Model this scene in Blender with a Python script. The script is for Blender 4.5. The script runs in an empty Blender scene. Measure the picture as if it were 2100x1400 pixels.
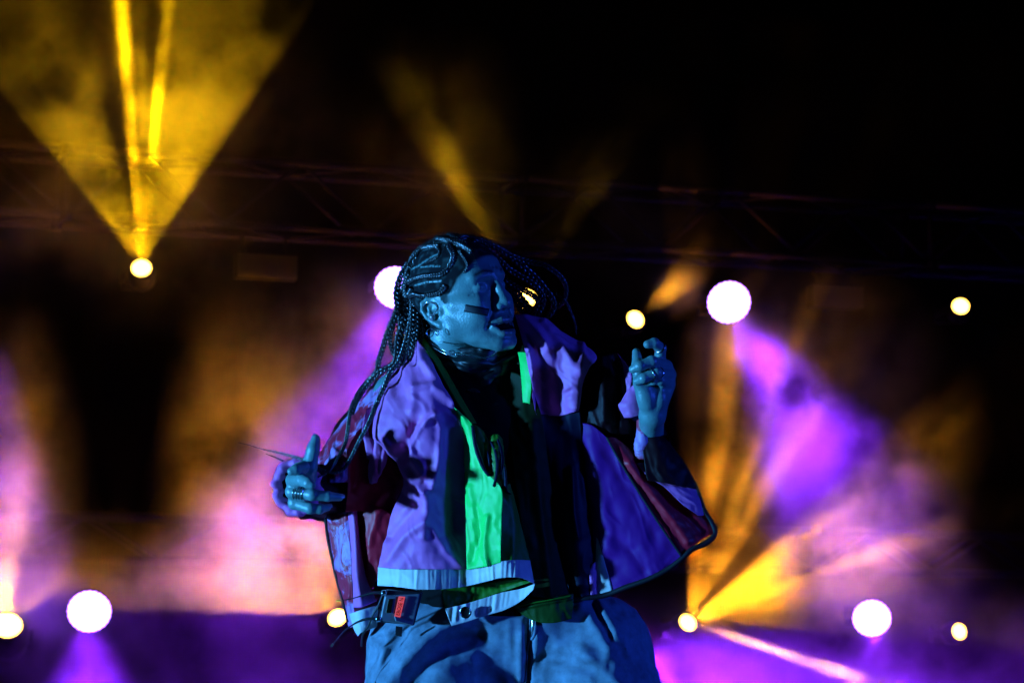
import bpy, bmesh, math, random
import numpy as np
from mathutils import Vector, Matrix, noise as mnoise

random.seed(7)
rng = np.random.default_rng(7)
scene = bpy.context.scene
COL = scene.collection
R = math.radians

# ------------------------------------------------------------------ camera
PITCH = R(7.7)
CAM = Vector((0.0, 0.0, 0.85))
FWD = Vector((0.0, math.cos(PITCH), math.sin(PITCH)))
UP = Vector((0.0, -math.sin(PITCH), math.cos(PITCH)))
RIGHT = Vector((1.0, 0.0, 0.0))
FPX = 5250.0            # focal length in pixels of the 2100 px wide photograph
D0 = 4.8                # distance of the performer
cam_d = bpy.data.cameras.new('camera')
cam_d.sensor_width = 36.0
cam_d.lens = 36.0 * FPX / 2100.0
cam_d.clip_start = 0.1
cam_d.clip_end = 400.0
cam_d.dof.use_dof = True
cam_d.dof.focus_distance = D0 - 0.02
cam_d.dof.aperture_fstop = 8.5
cam_d.dof.aperture_blades = 9
cam = bpy.data.objects.new('camera', cam_d)
COL.objects.link(cam)
cam.matrix_world = Matrix((
    (RIGHT.x, UP.x, -FWD.x, CAM.x),
    (RIGHT.y, UP.y, -FWD.y, CAM.y),
    (RIGHT.z, UP.z, -FWD.z, CAM.z),
    (0, 0, 0, 1)))
scene.camera = cam

# ------------------------------------------------------------------ night sky
world = bpy.data.worlds.new('World')
scene.world = world
world.use_nodes = True
wn = world.node_tree.nodes
sky = wn.new('ShaderNodeTexSky')
sky.sky_type = 'NISHITA'
sky.sun_disc = False
sky.sun_elevation = R(-9.0)
sky.sun_rotation = R(200.0)
wn['Background'].inputs['Strength'].default_value = 0.0015
world.node_tree.links.new(sky.outputs['Color'], wn['Background'].inputs['Color'])

# ------------------------------------------------------------------ exposure and renderer
scene.view_settings.view_transform = 'Standard'
scene.view_settings.look = 'None'
scene.view_settings.gamma = 1.0
scene.view_settings.exposure = 0.0
scene.view_settings.use_curve_mapping = False
cy = scene.cycles
cy.use_denoising = True
cy.use_adaptive_sampling = True
cy.adaptive_threshold = 0.012
cy.adaptive_min_samples = 64
cy.max_bounces = 6
cy.diffuse_bounces = 1
cy.glossy_bounces = 2
cy.transmission_bounces = 4
cy.transparent_max_bounces = 12
cy.volume_bounces = 0
cy.volume_step_rate = 1.0
cy.volume_max_steps = 96
cy.sample_clamp_indirect = 4.0

# ------------------------------------------------------------------ helpers
def ray(px, py):
    return FWD + RIGHT * ((px - 1050.0) / FPX) - UP * ((py - 700.0) / FPX)

def P(px, py, depth):
    return CAM + ray(px, py) * depth

def tag(o, label=None, cat=None, group=None, kind=None):
    if label: o['label'] = label
    if cat: o['category'] = cat
    if group: o['group'] = group
    if kind: o['kind'] = kind
    return o

def empty(name, loc=(0, 0, 0), parent=None):
    o = bpy.data.objects.new(name, None)
    o.empty_display_size = 0.1
    COL.objects.link(o)
    o.location = loc
    if parent: o.parent = parent
    return o

def link(name, mesh, mat=None, parent=None, smooth=True):
    o = bpy.data.objects.new(name, mesh)
    COL.objects.link(o)
    if mat is not None and len(mesh.materials) == 0:
        mesh.materials.append(mat)
    if parent: o.parent = parent
    if smooth and len(mesh.polygons):
        mesh.polygons.foreach_set('use_smooth', [True] * len(mesh.polygons))
    return o

def bm_obj(name, bm, mat, parent=None, smooth=True, origin=None):
    me = bpy.data.meshes.new(name)
    bm.normal_update()
    bm.to_mesh(me)
    bm.free()
    return link(name, me, mat, parent, smooth)

def pyd(name, verts, faces, mat, parent=None, smooth=True):
    me = bpy.data.meshes.new(name)
    me.from_pydata([tuple(map(float, v)) for v in verts], [], [tuple(map(int, f)) for f in faces])
    me.update()
    return link(name, me, mat, parent, smooth)

def frame_of(d, hint=Vector((0, 0, 1))):
    d = Vector(d).normalized()
    h = Vector(hint)
    if abs(d.dot(h.normalized())) > 0.97: h = Vector((1, 0, 0.1))
    x = d.cross(h).normalized()
    y = d.cross(x).normalized()
    return x, y, d

def tube(bm, pts, radii, seg=8, caps=True):
    pts = [Vector(p) for p in pts]
    if not hasattr(radii, '__len__'): radii = [radii] * len(pts)
    rings = []
    px = None
    for i, p in enumerate(pts):
        a = pts[max(0, i - 1)]; b = pts[min(len(pts) - 1, i + 1)]
        t = (b - a)
        if t.length < 1e-9: t = Vector((0, 0, 1))
        t.normalize()
        if px is None:
            px, _, _ = frame_of(t)
        px = (px - t * px.dot(t))
        if px.length < 1e-6: px, _, _ = frame_of(t)
        px.normalize()
        py = t.cross(px)
        rings.append([bm.verts.new(p + (px * math.cos(2 * math.pi * k / seg) + py * math.sin(2 * math.pi * k / seg)) * radii[i]) for k in range(seg)])
    for i in range(len(rings) - 1):
        for k in range(seg):
            bm.faces.new((rings[i][k], rings[i][(k + 1) % seg], rings[i + 1][(k + 1) % seg], rings[i + 1][k]))
    if caps:
        bm.faces.new(list(reversed(rings[0]))); bm.faces.new(rings[-1])
    return rings

def box(bm, c, ax, ay, az, bev=0.0):
    """box at centre c with half-axis vectors ax, ay, az"""
    c = Vector(c); ax = Vector(ax); ay = Vector(ay); az = Vector(az)
    vs = [bm.verts.new(c + ax * i + ay * j + az * k) for i in (-1, 1) for j in (-1, 1) for k in (-1, 1)]
    fs = [(0, 1, 3, 2), (4, 6, 7, 5), (0, 4, 5, 1), (2, 3, 7, 6), (0, 2, 6, 4), (1, 5, 7, 3)]
    faces = [bm.faces.new([vs[i] for i in f]) for f in fs]
    bmesh.ops.recalc_face_normals(bm, faces=faces)
    if bev > 0:
        es = list({e for f in faces for e in f.edges})
        bmesh.ops.bevel(bm, geom=es, offset=bev, segments=2, affect='EDGES', profile=0.5)
    return vs

def lathe(bm, c, axis, prof, seg=32, hint=Vector((0, 0, 1))):
    """profile list of (along, radius) turned about axis"""
    x, y, d = frame_of(axis, hint)
    rings = []
    for (a, r) in prof:
        ctr = Vector(c) + d * a
        if r < 1e-6:
            rings.append([bm.verts.new(ctr)])
        else:
            rings.append([bm.verts.new(ctr + (x * math.cos(2 * math.pi * k / seg) + y * math.sin(2 * math.pi * k / seg)) * r) for k in range(seg)])
    fs = []
    for i in range(len(rings) - 1):
        A, B = rings[i], rings[i + 1]
        for k in range(seg):
            k2 = (k + 1) % seg
            if len(A) == 1 and len(B) == 1: continue
            if len(A) == 1: fs.append(bm.faces.new((A[0], B[k], B[k2])))
            elif len(B) == 1: fs.append(bm.faces.new((A[k], B[0], A[k2])))
            else: fs.append(bm.faces.new((A[k], B[k], B[k2], A[k2])))
    bmesh.ops.recalc_face_normals(bm, faces=fs)
    return rings

# ------------------------------------------------------------------ materials
def new_mat(name):
    m = bpy.data.materials.new(name)
    m.use_nodes = True
    nt = m.node_tree
    return m, nt, nt.nodes['Principled BSDF']

def simple_mat(name, col, rough=0.5, metal=0.0, spec=0.5, var=0.15, scale=20.0, bump=0.0):
    m, nt, b = new_mat(name)
    tc = nt.nodes.new('ShaderNodeTexCoord')
    nz = nt.nodes.new('ShaderNodeTexNoise'); nz.inputs['Scale'].default_value = scale; nz.inputs['Detail'].default_value = 4
    nt.links.new(tc.outputs['Object'], nz.inputs['Vector'])
    mx = nt.nodes.new('ShaderNodeMix'); mx.data_type = 'RGBA'
    mx.inputs[6].default_value = (*[c * (1 - var) for c in col], 1)
    mx.inputs[7].default_value = (*[min(1, c * (1 + var)) for c in col], 1)
    nt.links.new(nz.outputs['Fac'], mx.inputs[0])
    nt.links.new(mx.outputs[2], b.inputs['Base Color'])
    b.inputs['Roughness'].default_value = rough
    b.inputs['Metallic'].default_value = metal
    b.inputs['Specular IOR Level'].default_value = spec
    if bump > 0:
        bp = nt.nodes.new('ShaderNodeBump'); bp.inputs['Strength'].default_value = bump
        bp.inputs['Distance'].default_value = 0.003
        nt.links.new(nz.outputs['Fac'], bp.inputs['Height'])
        nt.links.new(bp.outputs['Normal'], b.inputs['Normal'])
    return m

def emit_mat(name, col, strength):
    m, nt, b = new_mat(name)
    b.inputs['Base Color'].default_value = (0.02, 0.02, 0.02, 1)
    b.inputs['Emission Color'].default_value = (*col, 1)
    b.inputs['Emission Strength'].default_value = strength
    return m

M_BLACK = simple_mat('black_powder_coat', (0.004, 0.004, 0.005), 0.6, 0.0, 0.12)
M_ALU = simple_mat("truss_violet_light_tint", (0.007, 0.004, 0.045), 0.6, 0.0, 0.06, 0.2, 6.0)  # aluminium truss; violet wash light is put into its blue-violet base colour
M_FLOOR = simple_mat('stage_ply_black', (0.02, 0.02, 0.022), 0.6, 0, 0.4, 0.4, 3.0)
M_CURTAIN = simple_mat('black_serge', (0.004, 0.004, 0.0045), 0.95, 0, 0.1)
# ================================================================== the stage
# the rear trusses run at an angle to the camera: one vertical plane through this line
YAW = R(18.3)
TDIR = Vector((math.cos(YAW), math.sin(YAW), 0.0))
TNOR = Vector((-math.sin(YAW), math.cos(YAW), 0.0))
TP0 = P(1050, 700, 17.0)

def Q(px, py, off=0.0):
    """where the line of sight meets the vertical plane of the rear truss, shifted back by off"""
    r = ray(px, py)
    t = ((TP0 + TNOR * off) - CAM).dot(TNOR) / r.dot(TNOR)
    return CAM + r * t

# stage floor
bm = bmesh.new()
box(bm, (0, 12.0, -0.1), (12, 0, 0), (0, 9.5, 0), (0, 0, 0.1))
floor = bm_obj('stage_floor', bm, M_FLOOR, smooth=False); tag(floor, kind='structure')
bm = bmesh.new()
n = 120
vs = []
for i in range(n + 1):
    x = -14 + 28 * i / n
    y = 21.3 + 0.10 * math.sin(i * 1.9) + 0.06 * math.sin(i * 0.77) + x * math.tan(YAW) * 0.6
    vs.append((bm.verts.new((x, y, 0.0)), bm.verts.new((x, y, 9.0))))
for i in range(n):
    bm.faces.new((vs[i][0], vs[i + 1][0], vs[i + 1][1], vs[i][1]))
cur = bm_obj('backdrop_curtain', bm, M_CURTAIN)
tag(cur, 'black pleated backdrop curtain closing the rear of the stage', 'curtain')

# ---------------------------------------------------------------- trusses
def truss(name, zc_pts, label, size=0.40, s0=-6.0, s1=6.5, off=0.0):
    """square box truss: four chords, ladder of braces; zc_pts is the centre height"""
    root = empty(name, TP0 + Vector((0, 0, zc_pts - TP0.z)))
    root.location = root.location + TNOR * off
    root.location.z = zc_pts
    tag(root, label, 'truss', 'aluminium trusses across the rear of the stage')
    h = size / 2
    base = Vector((TP0.x, TP0.y, zc_pts))
    def lp(s, a, b): return TDIR * s + TNOR * a + Vector((0, 0, b))
    for a in (-h, h):
        for b in (-h, h):
            bm = bmesh.new()
            s = s0
            L = 3.0
            while s < s1 - 0.01:
                e = min(s + L, s1)
                tube(bm, [lp(s + 0.012, a, b), lp(e - 0.012, a, b)], 0.026, 10)
                for q in (s, e):
                    tube(bm, [lp(q - 0.035, a, b), lp(q + 0.035, a, b)], 0.037, 10)
                s = e
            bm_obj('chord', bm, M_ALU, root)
    pitch = 0.5
    k = 0
    s = s0
    while s < s1 - 0.1:
        flip = 1 if k % 2 == 0 else -1
        for a in (-h, h):
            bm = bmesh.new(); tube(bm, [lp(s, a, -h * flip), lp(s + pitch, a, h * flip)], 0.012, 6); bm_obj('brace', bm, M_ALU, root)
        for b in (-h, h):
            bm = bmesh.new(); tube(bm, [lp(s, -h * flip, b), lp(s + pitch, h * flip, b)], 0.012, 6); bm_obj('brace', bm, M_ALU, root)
        if k % 6 == 0:
            bm = bmesh.new()
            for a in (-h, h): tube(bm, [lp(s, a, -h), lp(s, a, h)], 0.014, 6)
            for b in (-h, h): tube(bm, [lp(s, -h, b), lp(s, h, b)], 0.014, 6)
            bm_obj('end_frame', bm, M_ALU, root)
        s += pitch; k += 1
    return root

Z_UP = Q(1050, 440).z
Z_LOW = Q(300, 1105, 1.9).z
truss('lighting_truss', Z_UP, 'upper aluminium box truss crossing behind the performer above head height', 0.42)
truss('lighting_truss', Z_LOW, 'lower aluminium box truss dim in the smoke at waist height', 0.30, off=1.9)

# ---------------------------------------------------------------- lamps
LAMP = 5.0
AMBER = (1.0, 0.33, 0.010)
GOLD = (1.0, 0.49, 0.002)
VIOLET = (0.23, 0.018, 1.0)

def spot(name, pos, direction, half_deg, power, col, parent, ramp=None, ywidth=None, nscale=0.0, nlow=0.3, soft=0.04, blend=0.25, xhint=None):
    """a theatre spot whose pattern plate (gobo) is a ramp across its beam, times a breakup noise"""
    ld = bpy.data.lights.new(name, 'SPOT')
    ld.energy = power * LAMP
    ld.color = col
    ld.spot_size = R(min(175, 2 * half_deg))
    ld.spot_blend = blend
    ld.shadow_soft_size = soft
    o = bpy.data.objects.new(name, ld)
    COL.objects.link(o)
    d = Vector(direction).normalized()
    z = -d
    x = Vector(xhint) if xhint is not None else RIGHT
    x = (x - z * x.dot(z)).normalized()
    y = z.cross(x)
    m = Matrix(((x.x, y.x, z.x, pos.x), (x.y, y.y, z.y, pos.y), (x.z, y.z, z.z, pos.z), (0, 0, 0, 1)))
    if parent:
        o.parent = parent
        m = Matrix.Translation(-parent.location) @ m
    o.matrix_basis = m
    if ramp or nscale > 0 or ywidth:
        ld.use_nodes = True
        nt = ld.node_tree
        em = nt.nodes['Emission']
        tc = nt.nodes.new('ShaderNodeTexCoord')
        sp = nt.nodes.new('ShaderNodeSeparateXYZ')
        nt.links.new(tc.outputs['Normal'], sp.inputs[0])
        ab = nt.nodes.new('ShaderNodeMath'); ab.operation = 'ABSOLUTE'
        nt.links.new(sp.outputs['Z'], ab.inputs[0])
        def div(s):
            q = nt.nodes.new('ShaderNodeMath'); q.operation = 'DIVIDE'
            nt.links.new(s, q.inputs[0]); nt.links.new(ab.outputs[0], q.inputs[1]); return q.outputs[0]
        gx, gy = div(sp.outputs['X']), div(sp.outputs['Y'])
        val = None
        def mul(a, b):
            if a is None: return b
            q = nt.nodes.new('ShaderNodeMath'); q.operation = 'MULTIPLY'
            nt.links.new(a, q.inputs[0]); nt.links.new(b, q.inputs[1]); return q.outputs[0]
        if ramp:
            T = math.tan(R(half_deg))
            mr = nt.nodes.new('ShaderNodeMapRange')
            mr.inputs['From Min'].default_value = -T; mr.inputs['From Max'].default_value = T
            nt.links.new(gx, mr.inputs['Value'])
            cr = nt.nodes.new('ShaderNodeValToRGB')
            cr.color_ramp.interpolation = 'EASE'
            els = cr.color_ramp.elements
            pts = sorted(ramp)
            mxv = max(v for _, v in pts)
            while len(els) < len(pts): els.new(0.5)
            for e, (p, v) in zip(els, pts):
                e.position = p
            for e, (p, v) in zip(els, pts):
                e.color = (v / mxv, v / mxv, v / mxv, 1)
            nt.links.new(mr.outputs[0], cr.inputs[0])
            sc = nt.nodes.new('ShaderNodeMath'); sc.operation = 'MULTIPLY'; sc.inputs[1].default_value = mxv
            nt.links.new(cr.outputs[0], sc.inputs[0])
            val = mul(val, sc.outputs[0])
        if ywidth:
            ay = nt.nodes.new('ShaderNodeMath'); ay.operation = 'ABSOLUTE'; nt.links.new(gy, ay.inputs[0])
            m2 = nt.nodes.new('ShaderNodeMapRange'); m2.interpolation_type = 'SMOOTHSTEP'
            m2.inputs['From Min'].default_value = ywidth * 0.6; m2.inputs['From Max'].default_value = ywidth
            m2.inputs['To Min'].default_value = 1.0; m2.inputs['To Max'].default_value = 0.0
            nt.links.new(ay.outputs[0], m2.inputs['Value'])
            val = mul(val, m2.outputs[0])
        if nscale > 0:
            cb = nt.nodes.new('ShaderNodeCombineXYZ')
            nt.links.new(gx, cb.inputs[0]); nt.links.new(gy, cb.inputs[1])
            nz = nt.nodes.new('ShaderNodeTexNoise'); nz.inputs['Scale'].default_value = nscale; nz.inputs['Detail'].default_value = 3
            nt.links.new(cb.outputs[0], nz.inputs['Vector'])
            m3 = nt.nodes.new('ShaderNodeMapRange'); m3.interpolation_type = 'SMOOTHSTEP'
            m3.inputs['From Min'].default_value = 0.38; m3.inputs['From Max'].default_value = 0.62
            m3.inputs['To Min'].default_value = nlow; m3.inputs['To Max'].default_value = 1.0
            nt.links.new(nz.outputs['Fac'], m3.inputs['Value'])
            val = mul(val, m3.outputs[0])
        nt.links.new(val, em.inputs['Strength'])
    return o

def dir_px(px0, py0, px1, py1, toward=0.0):
    """direction in the world of a beam that runs in the picture from one point to another,
    leaning toward the camera by the fraction given"""
    v = RIGHT * (px1 - px0) - UP * (py1 - py0)
    v.normalize()
    return (v - FWD * toward).normalized()

M_LED = emit_mat('violet_led_lens', (0.36, 0.14, 1.0), 17.0)
M_LEDGAP = emit_mat('violet_led_reflector', (0.36, 0.14, 1.0), 13.0)
M_GOLDLENS = emit_mat('golden_lamp_lens', (1.0, 0.55, 0.075), 13.5)

def wash_light(px, py, diam_px, label, aim, hang=True, off=0.0):
    pos = Q(px, py, off)
    dist = (pos - CAM).dot(FWD)
    r = diam_px / 2 / FPX * dist
    root = empty('wash_light', pos)
    tag(root, label, 'stage light', 'violet LED wash lights')
    ax = (Vector(aim)).normalized()
    # round housing behind the lens plate
    bm = bmesh.new()
    lathe(bm, (0, 0, 0), ax, [(-1.15 * r, 0), (-1.15 * r, r * 0.55), (-0.75 * r, r * 0.86), (-0.2 * r, r * 1.02), (-0.02 * r, r * 1.02), (-0.02 * r, r * 0.965), (-0.06 * r, r * 0.95)], 40)
    bm_obj('housing', bm, M_BLACK, root)
    # lenses: rings of LEDs, outermost ring of twenty-four makes the scalloped rim
    x, y, d = frame_of(ax)
    bm = bmesh.new()
    lr = r * 0.125
    for ring, cnt in ((0, 1), (1, 6), (2, 12), (3, 18), (4, 24)):
        rr = ring * (r - lr) / 4
        for k in range(cnt):
            a = 2 * math.pi * k / cnt
            c = x * math.cos(a) * rr + y * math.sin(a) * rr
            lathe(bm, c, ax, [(-0.02 * r, lr), (0.03 * r, lr * 0.92), (0.075 * r, lr * 0.55), (0.085 * r, 0)], 10)
    bm_obj('lens_array', bm, M_LED, root)
    bm = bmesh.new()
    lathe(bm, (0, 0, 0), ax, [(-0.03 * r, 0), (-0.03 * r, r * 0.84)], 40)
    bm_obj('reflector_plate', bm, M_LEDGAP, root)
    # yoke arms run back beside the housing to a base on the rear pipe
    side = TDIR
    bm = bmesh.new()
    for sg in (-1, 1):
        box(bm, side * sg * r * 0.93 - ax * 0.55 * r + TNOR * 0.62 * r, side * 0.05 * r, TNOR * 0.72 * r, Vector((0, 0, 0.2 * r)), 0.01 * r)
    box(bm, TNOR * 1.45 * r - ax * 0.55 * r, side * 0.98 * r, TNOR * 0.07 * r, Vector((0, 0, 0.22 * r)), 0.01 * r)
    bm_obj('yoke', bm, M_BLACK, root, smooth=False)
    bm = bmesh.new()
    box(bm, TNOR * 1.85 * r - ax * 0.55 * r, side * 0.6 * r, TNOR * 0.3 * r, Vector((0, 0, 0.5 * r)), 0.04 * r)
    bm_obj('base', bm, M_BLACK, root, smooth=False)
    return root, pos, r

def beam_light(px, py, diam_px, label, aim, hang=True, off=0.0, bright=True):
    pos = Q(px, py, off)
    dist = (pos - CAM).dot(FWD)
    r = diam_px / 2 / FPX * dist
    root = empty('moving_head_light', pos)
    tag(root, label, 'stage light', 'golden moving head lights')
    ax = Vector(aim).normalized()
    bm = bmesh.new()
    lathe(bm, (0, 0, 0), ax, [(-2.9 * r, 0), (-2.9 * r, 0.9 * r), (-2.6 * r, 1.35 * r), (-1.2 * r, 1.5 * r), (-0.3 * r, 1.3 * r), (0.12 * r, 1.12 * r), (0.12 * r, 1.01 * r), (-0.02 * r, 1.0 * r)], 28)
    bm_obj('head', bm, M_BLACK, root)
    bm = bmesh.new()
    lathe(bm, (0, 0, 0), ax, [(0.0, r * 1.0), (0.10 * r, r * 0.8), (0.17 * r, r * 0.45), (0.19 * r, 0)], 24)
    bm_obj('lens', bm, M_GOLDLENS, root)
    c = -ax * 1.3 * r
    bm = bmesh.new()
    for sg in (-1, 1):
        box(bm, c + TDIR * sg * 1.6 * r + TNOR * 1.3 * r, TDIR * 0.16 * r, TNOR * 1.7 * r, Vector((0, 0, 0.45 * r)), 0.05 * r)
    box(bm, c + TNOR * 3.1 * r, TDIR * 1.75 * r, TNOR * 0.18 * r, Vector((0, 0, 0.5 * r)), 0.05 * r)
    bm_obj('yoke', bm, M_BLACK, root, smooth=False)
    bm = bmesh.new()
    box(bm, c + TNOR * 3.8 * r, TDIR * 1.3 * r, TNOR * 0.5 * r, Vector((0, 0, 1.1 * r)), 0.1 * r)
    bm_obj('base', bm, M_BLACK, root, smooth=False)
    return root, pos, r

TOCAM = lambda px, py: (CAM - Q(px, py)).normalized()
def aim_mix(px, py, d, k):
    return (TOCAM(px, py) + Vector(d) * k).normalized()

M_FIN = simple_mat('strobe_fins', (0.05, 0.05, 0.06), 0.4, 0.3, 0.5)
def strobe_panel(px, py, wpx, hpx, label):
    """flat strobe bar hung under the front chord: case with horizontal fins"""
    pos = Q(px, py, -0.32)
    d = (pos - CAM).dot(FWD)
    w, h = wpx / 2 / FPX * d, hpx / 2 / FPX * d
    root = empty('strobe_panel', pos)
    tag(root, label, 'stage light', 'strobe panels under the upper truss')
    bm = bmesh.new(); box(bm, TNOR * 0.05, TDIR * w, TNOR * 0.045, Vector((0, 0, h)), 0.006); bm_obj('case', bm, M_BLACK, root, smooth=False)
    for k in range(7):
        bm = bmesh.new(); box(bm, Vector((0, 0, -h * 0.82 + k * h * 0.273)) - TNOR * 0.012, TDIR * w * 0.96, TNOR * 0.016, Vector((0, 0, h * 0.07))); bm_obj('fin', bm, M_FIN, root, smooth=False)
    for sg in (-0.7, 0.7):
        bm = bmesh.new(); tube(bm, [TDIR * sg * w + Vector((0, 0, h)) + TNOR * 0.05, TDIR * sg * w + Vector((0, 0, h + 0.12)) + TNOR * 0.1], 0.012, 6); bm_obj('hanger', bm, M_BLACK, root)
strobe_panel(548, 546, 128, 50, 'dark finned strobe panel hanging left of the head under the truss')
strobe_panel(1718, 608, 114, 46, 'dark finned strobe panel hanging right of the white disc under the truss')
# ---------------------------------------------------------------- violet washes
WP = 1.0   # power scale
OFF = -0.6 # lamps hang in front of the truss
def wash(px, py, dpx, label, tx, ty, toward, half, power, hang=True, spill=0, **kw):
    d = dir_px(px, py, tx, ty, toward)
    root, pos, r = wash_light(px, py, dpx, label, aim_mix(px, py, d, 0.35), hang, OFF)
    if spill > 0:
        d3 = (P(980, 900, D0) - pos).normalized()
        spot('wash_spill', pos + d3 * (r * 0.5), d3, 14, spill, VIOLET, root, soft=r * 0.8, blend=0.5)
    spot('wash_beam', pos + d * (r * 0.5), d, half, power * WP, VIOLET, root, soft=r * 0.8, blend=0.6, **kw)

wash(812, 590, 88, 'violet wash light glowing white behind the braids at the back of the head', 650, 1000, 0.2, 24, 500, spill=60)
wash(1495, 620, 88, 'violet wash light shining as a white disc right of the raised hand', 1710, 1000, 0.18, 22, 780)
wash(183, 1253, 88, 'violet wash light low on the left, a white disc above a violet pool', 200, 1800, 0.15, 32, 1000)
wash(1788, 1267, 77, 'violet wash light low on the right, smallest white disc', 1830, 1800, 0.2, 38, 380)
wash(-70, 560, 92, 'violet wash light whose beam glows just inside the left edge', -10, 1000, 0.1, 17, 380)
wash(1245, 1290, 92, 'violet wash light hidden behind the hip, glowing to its right', 1420, 1400, 0.15, 38, 560, spill=40)

# ---------------------------------------------------------------- golden moving heads
def head(px, py, dpx, label, tx, ty, toward, half, power, hang=True, k=0.6, col=AMBER, rays=(), **kw):
    """rays: narrow prism beams (tx, ty, half, power)"""
    d = dir_px(px, py, tx, ty, toward)
    root, pos, r = beam_light(px, py, dpx, label, aim_mix(px, py, d, k), hang, OFF)
    if power > 0:
        spot('gobo_beam', pos + d * (r * 0.3), d, half, power, col, root, soft=r * 0.4, **kw)
    for (rx, ry, rh, rp) in rays:
        d2 = dir_px(px, py, rx, ry, toward)
        spot('prism_beam', pos + d2 * (r * 0.3), d2, rh, rp, col, root, soft=r * 0.5, blend=0.8)
    return root, pos, r

head(290, 550, 40, 'golden moving head at upper left throwing a wide fan of beams upward', 275, 100, 0.10, 36.5, 560, hang=False, col=GOLD, ywidth=0.35, nscale=7, nlow=0.45, blend=0.05,
     ramp=[(0.0, 0.8), (0.20, 0.75), (0.26, 0.6), (0.29, 0.9), (0.36, 0.8), (0.395, 0.06), (0.45, 0.1), (0.47, 0.7), (0.54, 0.6), (0.58, 0.8), (0.75, 0.9), (1.0, 1.1)],
     rays=[(272, 250, 1.7, 42000), (298, 60, 1.1, 10000), (352, 0, 1.5, 34000)])
head(1078, 612, 42, 'golden moving head glowing behind the flying braids beside the face', 1070, 250, 0.05, 40, 90, hang=False, col=GOLD, ywidth=0.3, blend=0.05, nscale=5, nlow=0.3,
     ramp=[(0.0, 0.0), (0.2, 0.12), (0.28, 0.5), (0.45, 0.5), (0.55, 0.25), (0.75, 0.2), (0.9, 0.6), (1.0, 0.5)], rays=[(868, 250, 6.5, 700)])
head(1303, 655, 36, 'golden moving head between the raised hand and the white disc above it', 1390, 580, 0.1, 16, 120, hang=False)
head(1970, 628, 34, 'golden moving head alone at upper right', 1990, 500, 0.5, 8, 2)
head(15, 1282, 60, 'golden moving head flaring at the lower left corner', 15, 700, -0.2, 60, 190, hang=False, ywidth=0.6, blend=0.1,
     ramp=[(0.0, 0.4), (0.45, 0.8), (0.535, 1.0), (0.555, 0.04), (0.75, 0.05), (0.9, 0.4), (1.0, 0.3)])
head(692, 1266, 38, 'golden moving head shining low beside the hanging sleeve', 385, 734, -0.1, 62, 370, hang=False, ywidth=0.7, blend=0.02,
     ramp=[(0.0, 0), (0.045, 0.0), (0.085, 0.8), (0.2, 0.8), (0.4, 0.6), (0.56, 0.7), (0.62, 0.4), (0.72, 0.5), (0.8, 0.2), (1.0, 0.1)])
head(1410, 1276, 36, 'golden moving head low on the right splitting into crossed amber beams', 1640, 1060, -0.12, 50, 1500, hang=False, ywidth=0.35, blend=0.05, nscale=6, nlow=0.1,
     ramp=[(0.0, 0.25), (0.1, 0.4), (0.2, 0.3), (0.34, 0.2), (0.38, 0.45), (0.43, 0.05), (0.50, 0.05), (0.54, 0.8), (0.75, 0.9), (0.85, 0.3), (1.0, 0.1)],
     rays=[(1750, 1392, 2.8, 24000), (1475, 900, 4.5, 3200), (1560, 900, 2.4, 2600), (1850, 965, 2.2, 7000), (1880, 1110, 3.0, 5000)])
head(1967, 1294, 32, 'golden moving head low at the right edge with thin beams', 2300, 1200, 0.1, 8, 0, hang=False,
     rays=[(2100, 1165, 1.3, 7000), (2100, 1225, 2.4, 2500), (2100, 1280, 1.5, 4500), (2100, 1318, 1.5, 6000)])

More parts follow.
